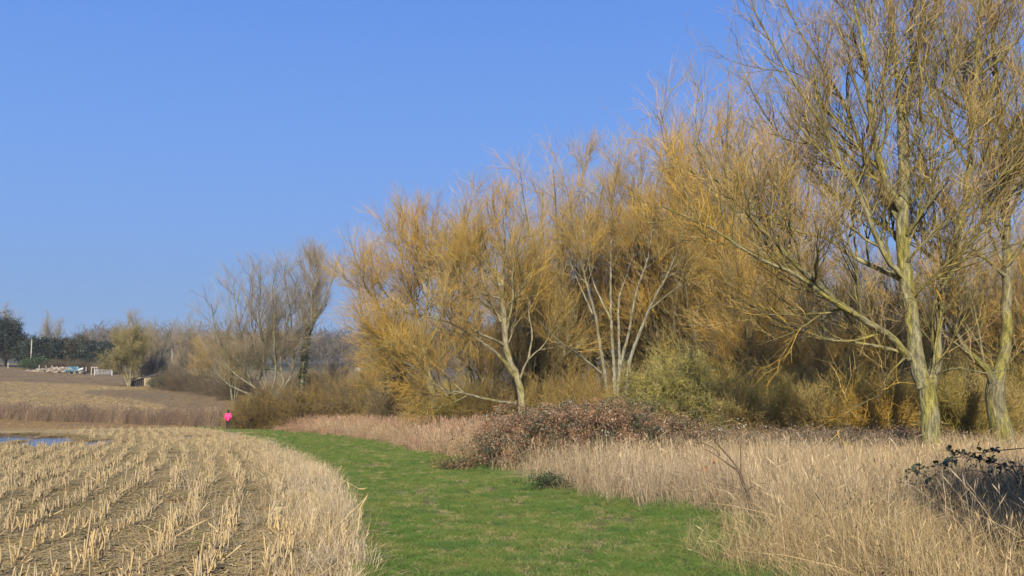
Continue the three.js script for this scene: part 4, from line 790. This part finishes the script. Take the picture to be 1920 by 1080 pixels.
// ---------------------------------------------------------------- sapling, broken stalks, tall single stems
{
  const D = 15.4, b = ground(1412, D), L = (...p) => line(D, ...p), r = rngOf(660), T = thing('sapling', 'small leaning bare sapling in front of the dead grass', 'sapling', b);
  const put = (n, pts, r0, r1) => { const q = refine(pts, .1, .012, r).map(p => p.sub(b)); part(n, new GB().tube(q, q.map((_, i) => 1.5 * mix(r0, r1, i / (q.length - 1))), 7, P => mixc([.14, .09, .06], [.30, .21, .14], clamp(.5 + n3(P.x * 14, P.y * 5, P.z * 14)))).geo(), M.bark, T); };
  put('trunk', [b, ...L([1408, 955], [1402, 925], [1392, 905])], .022, .017);
  put('branch', L([1396, 910], [1384, 885], [1368, 872], [1345, 855], [1322, 842]), .013, .003); put('branch', L([1396, 910], [1390, 890], [1372, 862], [1350, 838], [1330, 815], [1312, 800]), .012, .003);
  put('branch', L([1400, 925], [1385, 918], [1362, 910], [1335, 905], [1320, 898]), .008, .002); put('branch', L([1388, 895], [1389, 870], [1388, 840], [1391, 815]), .006, .002);
  put('branch', L([1400, 920, .1], [1425, 905, .2], [1445, 912, .3], [1460, 928, .4]), .006, .002); put('branch', L([1350, 855], [1338, 840], [1322, 832], [1300, 830]), .005, .002);
  [[1323, 884], [1472, 860], [1341, 930], [1340, 868]].forEach(([x, y], k) => { const o = part('dead_leaf', leafCluster(670 + k, 3, .07, .02), std({ roughness: .7, color: new THREE.Color(.33, .15, .05) }), T); o.position.copy(at(x, y, D).sub(b)); });
}
[[[[600, 1018], [632, 985], [668, 952], [690, 928]], [[688, 930, -.02], [676, 950, -.02], [672, 985, 0], [670, 1000, 0]], [[668, 952], [652, 965, .05], [640, 990, .05], [642, 1004, .05]], 'broken maize stalk slanting over the path edge with hanging leaves'],
 [[[610, 935], [625, 910], [638, 897], [672, 916]], [[652, 905, 0], [654, 912, -.02], [655, 920, -.02]], [[672, 916], [680, 917, .05], [690, 914, .05]], 'bent maize stalk kinked above the field margin']].forEach(([s, l1, l2, label], k) => {
  const D = [12.4, 15.6][k], b = ground(s[0][0] - 8, D), T = thing('broken_maize_stalk', label, 'stalk', b), pts = [b, ...line(D, ...s)].map(p => p.sub(T.position));
  const m = std({ roughness: .75, color: new THREE.Color(.46, .34, .17) });
  part('stalk', new GB().tube(pts, pts.map((_, i) => [.006, .0055, .005, .0045, .003][i] ?? .003), 7, [1, 1, 1]).geo(), m, T);
  for (const l of [l1, l2]) { const q = line(D, ...l).map(p => p.sub(T.position)); part('leaf', new GB().ribbon(q, q.map((_, i) => i === q.length - 1 ? 0 : .007), V(.3, .2, 1).normalize(), [1.05, 1, .9]).geo(), m, T); }
});
{
  const S = [[[1783, 1060], [1775, 985], [1772, 930], [1766, 880]], [[1786, 1062], [1788, 1020], [1778, 985]], [[1803, 1065], [1820, 1010], [1828, 940], [1834, 895]], [[1800, 1062], [1812, 1000], [1818, 975]], [[1836, 1055], [1838, 985], [1833, 945]], [[1746, 1035], [1744, 970], [1744, 940]], [[1660, 1050], [1666, 960], [1668, 900]], [[1590, 1055], [1592, 1010], [1587, 960]], [[1880, 1040], [1886, 1000], [1890, 975]], [[1862, 1078], [1880, 1045], [1892, 1022]], [[1734, 1030], [1710, 1005], [1678, 964]], [[1915, 1020], [1916, 960], [1914, 895]]];
  const words = ['tallest pale dead stalk before the right-hand bramble', 'short kinked dead stalk beside the tallest pale one', 'forked-looking pale stalk leaning right before the bramble', 'short pale stalk between the two tallest ones', 'upright pale stalk right of the leaning one', 'thin upright stalk left of the tallest pale one', 'lone upright stalk midway between sapling and bramble', 'short stalk nearest the sapling in the corner grass', 'small stalk in front of the shaded green grass', 'pale stalk slanting right at the bottom right corner', 'stalk slanting steeply left across the corner grass', 'thin upright stalk at the very right edge'];
  const m = std({ roughness: .7, color: new THREE.Color(.56, .44, .27) });
  S.forEach((s, k) => { const r = rngOf(700 + k), D = 11.2 + 1.2 * r(), b = ground(s[0][0], D), T = thing('dead_stalk', words[k], 'stalk', b, 'pale dead stalks in the corner grass'), q = refine([b, ...line(D, ...s.slice(1))], .08, .008, r).map(p => p.sub(b)); part('stem', new GB().tube(q, q.map((_, i) => mix(.0055, .0025, i / q.length)), 6, P => { const v = .85 + .25 * n3(P.x * 9, P.y * 12, k); return [v, v, v]; }).geo(), m, T); });
}

// ---------------------------------------------------------------- beyond the field: poles, fence, gate, rubble, shed
const wood = c => std({ roughness: .9, color: new THREE.Color(...c) });
function pole(px, d, top, label) { const b = ground(px, d), T = thing('utility_pole', label, 'pole', b), h = at(px, top, d).y - b.y; part('post', new GB().tube([V(0, -.2, 0), V(.06, h * .5, 0), V(.14, h, 0)], [.19, .16, .13], 10, [1, 1, 1]).geo(), wood([.50, .43, .30]), T); part('insulator', new GB().box(V(.14, h - .25, .16), .08, .12, .06, [1, 1, 1]).geo(), wood([.25, .22, .18]), T); }
pole(60, 302, 636, 'leaning pale utility pole before the dark hedge'); pole(323, 245, 655, 'short distant utility pole between the bare trees');
[[18, 297, 1.3, 'fence post at the far left edge below the hedge'], [89, 294, 1.25, 'first fence post left of the rubble heap'], [100, 293, 1.25, 'second fence post from the left'], [110, 292, 1.2, 'third fence post from the left'], [121, 291, 1.2, 'fourth fence post from the left, behind the rubble'], [131, 290, 1.2, 'fifth fence post from the left, above the tarpaulin'], [142, 289, 1.2, 'sixth fence post from the left'], [164, 287, 1.5, 'last fence post before the gate'], [148, 283, 1.5, 'fence post in front of the blue tarpaulin'], [76, 284, 1.4, 'fence post in front of the rubble heap']].forEach(([px, d, h, label]) => { const b = ground(px, d), T = thing('fence_post', label, 'post', b, 'posts of the far fence'); part('stake', new GB().tube([V(0, -.1, 0), V(0, h * .6, .02), V(.03, h + .5, 0)], [.13, .12, .11], 7, [1, 1, 1]).geo(), wood([.45, .41, .33]), T); });
{ // field gate
  const b = ground(181, 280), e = ground(212, 280), T = thing('field_gate', 'grey metal field gate right of the rubble heap', 'gate', b), w = e.x - b.x, m = new THREE.MeshStandardMaterial({ color: new THREE.Color(.45, .46, .46), roughness: .5, metalness: .4 }), mp = wood([.48, .43, .35]);
  for (let k = 0; k < 6; k++) part('rail', new GB().tube([V(.1, .35 + .24 * k, 0), V(w - .1, .35 + .24 * k, 0)], [.045, .045], 6, [1, 1, 1]).geo(), m, T);
  for (let k = 0; k < 6; k++) part('stile', new GB().tube([V(.1 + (w - .2) * k / 5, .3, .06), V(.1 + (w - .2) * k / 5, 1.6, .06)], [.05, .05], 6, [1, 1, 1]).geo(), m, T);
  for (const x of [-.15, w + .1]) part('gate_post', new GB().tube([V(x, -.1, 0), V(x, 1.9, 0)], [.16, .15], 8, [1, 1, 1]).geo(), mp, T);
  const b2 = ground(174, 281), H = thing('stile_frame', 'wooden side gate frame left of the metal gate', 'gate', b2); for (const x of [0, 1.6]) part('gate_post', new GB().tube([V(x, -.1, 0), V(x, 2.3, 0)], [.12, .11], 7, [1, 1, 1]).geo(), mp, H); part('lintel', new GB().box(V(.8, 2.15, 0), .9, .08, .06, [1, 1, 1]).geo(), mp, H);
}
{ // rubble heap
  const b = ground(105, 284), T = thing('rubble_heap', 'long heap of pale rubble and boards with a blue-green tarpaulin', 'rubble', b), r = rngOf(720), g = new GB(), s = new GB();
  for (let k = 0; k < 260; k++) { const x = (r() - .5) * 17, H = Math.max(.15, 1.5 * (1 - Math.abs(x - 1) / 9) + .25 * n2(x, 3)), y = H * r() * .9, z = (r() - .5) * 3 * (1 - y / 2.2), q = .12 + .3 * r(); s.box(V(x, y, z), q * (1 + r()), q * .6, q, mixc([.46, .39, .28], [.26, .21, .15], r()), new THREE.Euler(r() * 3, r() * 3, r() * 3)); }
  for (let k = 0; k < 14; k++) g.box(V(-8 + 13 * r(), .3 + .7 * r(), .6 + r()), .7 + .8 * r(), .03, .14, mixc([.48, .42, .31], [.24, .19, .13], r()), new THREE.Euler(r() * .6, r() * 3, (r() - .5) * .9));
  part('rubble', s.geo(), M.plain, T, 'stuff'); part('board', g.geo(), M.plain, T, 'stuff');
  const tg = new THREE.PlaneGeometry(3.6, 2.6, 20, 14); tg.rotateX(-Math.PI / 2 + .55); const P = tg.attributes.position; for (let i = 0; i < P.count; i++) P.setY(i, P.getY(i) + .25 * n2(P.getX(i) * 1.3, P.getZ(i) * 1.3)); tg.computeVertexNormals();
  const t = part('tarpaulin', tg, new THREE.MeshStandardMaterial({ color: new THREE.Color(.05, .13, .16), roughness: .45, side: THREE.DoubleSide }), T); t.position.set(5.4, .95, .9);
  const w = part('sheet', new GB().box(V(7.6, .9, 1), .9, .05, .5, [.6, .6, .58], new THREE.Euler(.5, .3, .2)).geo(), M.plain, T);
}
{ // broken-down shed
  const b = ground(268, 216), T = thing('broken_shed', 'collapsing dark wooden shed beside the round-headed tree', 'shed', b), W = [.30, .235, .15], K = [.10, .085, .07], P = [.50, .39, .25];
  for (let k = 0; k < 9; k++) part('plank', new GB().box(V(1.0 + .26 * k, .95 + .05 * (k % 3), .9), .12, .98 + .06 * (k % 2), .025, mixc(P, W, (k % 4) / 5)).geo(), M.plain, T);
  for (let k = 0; k < 8; k++) part('plank', new GB().box(V(-2.4 + .42 * k, .55 + .06 * k, .8), .06, .75 + .1 * (k % 3), .03, K, new THREE.Euler(0, 0, .7 - .12 * k)).geo(), M.plain, T);
  part('back_wall', new GB().box(V(.4, .9, -1.5), 3.2, .95, .05, K).geo(), M.plain, T);
  part('roof', new GB().box(V(.5, 2.05, -.3), 3.4, .04, 1.5, [.14, .12, .10], new THREE.Euler(.12, 0, .22)).geo(), M.plain, T);
  for (const [x, a] of [[-2.6, .2], [3.6, -.18], [4.3, -.2]]) part('post', new GB().box(V(x, 1.1, .95), .07, 1.2, .07, P, new THREE.Euler(0, 0, a)).geo(), M.plain, T);
  part('rafter', new GB().box(V(-1.4, 1.3, 1.0), 1.7, .06, .06, P, new THREE.Euler(0, 0, .42)).geo(), M.plain, T);
}
[[388, 250, 2.9, 1.5, 'cream flat tank half hidden beyond the ploughed slope'], [676, 200, 2.0, .9, 'white roofed hut glimpsed between grey trees and golden willow']].forEach(([px, d, y, w, label], k) => {
  const b = ground(px, d), T = thing(k ? 'field_hut' : 'field_tank', label, k ? 'hut' : 'tank', b), h = at(px, k ? 692 : 699, d).y - b.y, c = k ? [.72, .72, .72] : [.60, .55, .42];
  part('wall', new GB().box(V(0, (h - .4) / 2, 0), w * .9, (h - .4) / 2, .9, k ? [.2, .18, .15] : [.2, .18, .14]).geo(), M.plain, T);
  if (k) part('roof', new GB().box(V(0, h - .1, .45), w, .04, .75, c, new THREE.Euler(.5, 0, 0)).geo(), M.plain, T); else part('tank', new GB().tube([V(-1.4, h, 0), V(-1.3, h, 0), V(1.3, h, 0), V(1.4, h, 0)], [.35, .5, .5, .35], 14, c).geo(), M.plain, T);
});
{ // wooded skyline far beyond
  const r = rngOf(730), lists = SPRIG.scrub.map(() => []);
  for (let k = 0; k < 5200; k++) { const px = 150 + 1500 * r(), d = 520 + 260 * r(), p = ground(px, d), hh = (10 + 5 * n2(px * .02, d * .01)) * Math.sqrt(r()); p.y += hh; lists[k % 3].push({ p, yaw: r() * 6.283, dir: tilt(r, 1), sv: V(26, 7 + 3 * r(), 26), c: mixc([.17, .145, .10], [.23, .18, .11], r()) }); }
  lists.forEach((l, k) => tag(copies(numbered('distant_wood'), SPRIG.scrub[k], M.twig, l, scene), ['brown wooded skyline far beyond the trees', 'taller crowns of the far wooded skyline', 'lower fringe of the far wooded skyline'][k], 'wood'));
}

scene.fog = new THREE.FogExp2(new THREE.Color(.72, .80, .95), .00014);
// ---------------------------------------------------------------- the walker
{
  const b = ground(431, 89), T = thing('person', 'walker in a bright pink jacket and black trousers seen from behind', 'person', b);
  const cap = (p, a, c, ra, rb) => { const pa = p.clone().sub(a), ba = c.clone().sub(a), h = clamp(pa.dot(ba) / ba.dot(ba)); return pa.addScaledVector(ba, -h).length() - mix(ra, rb, h); };
  const smin = (a, c, k) => { const h = clamp(.5 + .5 * (c - a) / k); return mix(c, a, h) - k * h * (1 - h); };
  function mc(name, bones, centre, half, res, m) {
    const q = new MarchingCubes(res, m, false, false, 200000); q.isolation = 0; const hs = res / 2;
    for (let k = 0; k < res; k++) for (let j = 0; j < res; j++) for (let i = 0; i < res; i++) {
      const p = V((i - hs) / hs * half + centre.x, (j - hs) / hs * half + centre.y, (k - hs) / hs * half + centre.z); let d = 9;
      for (const [a, c, ra, rb, sq] of bones) { const P = sq ? V(p.x, p.y, a.z + (p.z - a.z) * sq) : p; d = smin(d, cap(P, a, c, ra, rb), .035); }
      q.field[i + j * res + k * res * res] = -d;
    }
    q.update(); let g = new THREE.BufferGeometry(); g.setAttribute('position', new THREE.Float32BufferAttribute(q.positionArray.slice(0, q.count * 3), 3));
    g = mergeVertices(g, 1e-5); g.computeVertexNormals(); g.scale(half, half, half); g.translate(centre.x, centre.y, centre.z); return part(name, g, m, T);
  }
  const mat = (c, ro = .8) => new THREE.MeshStandardMaterial({ color: new THREE.Color(...c), roughness: ro, side: THREE.DoubleSide });
  const hipL = V(-.09, .86, 0), kneeL = V(-.10, .47, -.10), ankL = V(-.09, .09, -.02), toeL = V(-.10, .045, -.2), hipR = V(.09, .86, 0), kneeR = V(.10, .47, -.02), ankR = V(.09, .12, .14), toeR = V(.10, .05, .0);
  const shL = V(-.185, 1.36, 0), elL = V(-.245, 1.09, .05), haL = V(-.215, .88, -.05), shR = V(.185, 1.36, 0), elR = V(.27, 1.10, .05), haR = V(.21, .93, -.12);
  mc('body', [[V(0, 1.56, -.02), V(0, 1.60, -.03), .088, .092, .85], [V(0, 1.40, 0), V(0, 1.54, -.01), .05, .05], [V(0, 1.1, 0), V(0, 1.36, -.02), .08, .07], [haL, haL.clone().add(V(.01, -.10, -.03)), .034, .022], [haR, haR.clone().add(V(0, -.09, -.04)), .034, .022], [V(0, 1.1, 0), V(0, .9, 0), .1, .1], [hipL, kneeL, .06, .05], [hipR, kneeR, .06, .05]], V(0, .9, 0), .95, 76, mat([.50, .32, .24]));
  mc('trousers', [[V(-.05, .93, 0), V(.05, .93, 0), .13, .13, 1.2], [hipL, kneeL, .096, .068], [kneeL, ankL, .066, .05], [hipR, kneeR, .096, .068], [kneeR, ankR, .066, .05]], V(0, .52, 0), .6, 64, mat([.012, .012, .016], .7));
  mc('jacket', [[V(-.04, .88, 0), V(-.04, 1.15, 0), .14, .13, 1.25], [V(.04, .88, 0), V(.04, 1.15, 0), .14, .13, 1.25], [V(-.07, 1.15, 0), V(-.12, 1.36, 0), .14, .10, 1.2], [V(.07, 1.15, 0), V(.12, 1.36, 0), .14, .10, 1.2], [V(0, 1.38, 0), V(0, 1.46, 0), .10, .075], [shL, elL, .085, .066], [elL, haL, .064, .05], [shR, elR, .085, .066], [elR, haR, .064, .05]], V(0, 1.15, 0), .5, 64, mat([.82, .03, .19], .6));
  mc('hair', [[V(0, 1.615, .0), V(0, 1.63, -.02), .102, .10, .95], [V(0, 1.57, .05), V(0, 1.47, .07), .075, .05]], V(0, 1.58, 0), .22, 36, mat([.02, .014, .01], .6));
  mc('shoe', [[ankL.clone().add(V(0, -.03, .02)), toeL, .05, .042]], V(-.095, .07, -.1), .22, 30, mat([.10, .10, .10])); mc('shoe', [[ankR.clone().add(V(0, -.03, .03)), toeR, .05, .042]], V(.095, .08, .08), .22, 30, mat([.10, .10, .10]));
  T.rotation.y = .1;
}
renderer.render(scene, camera);
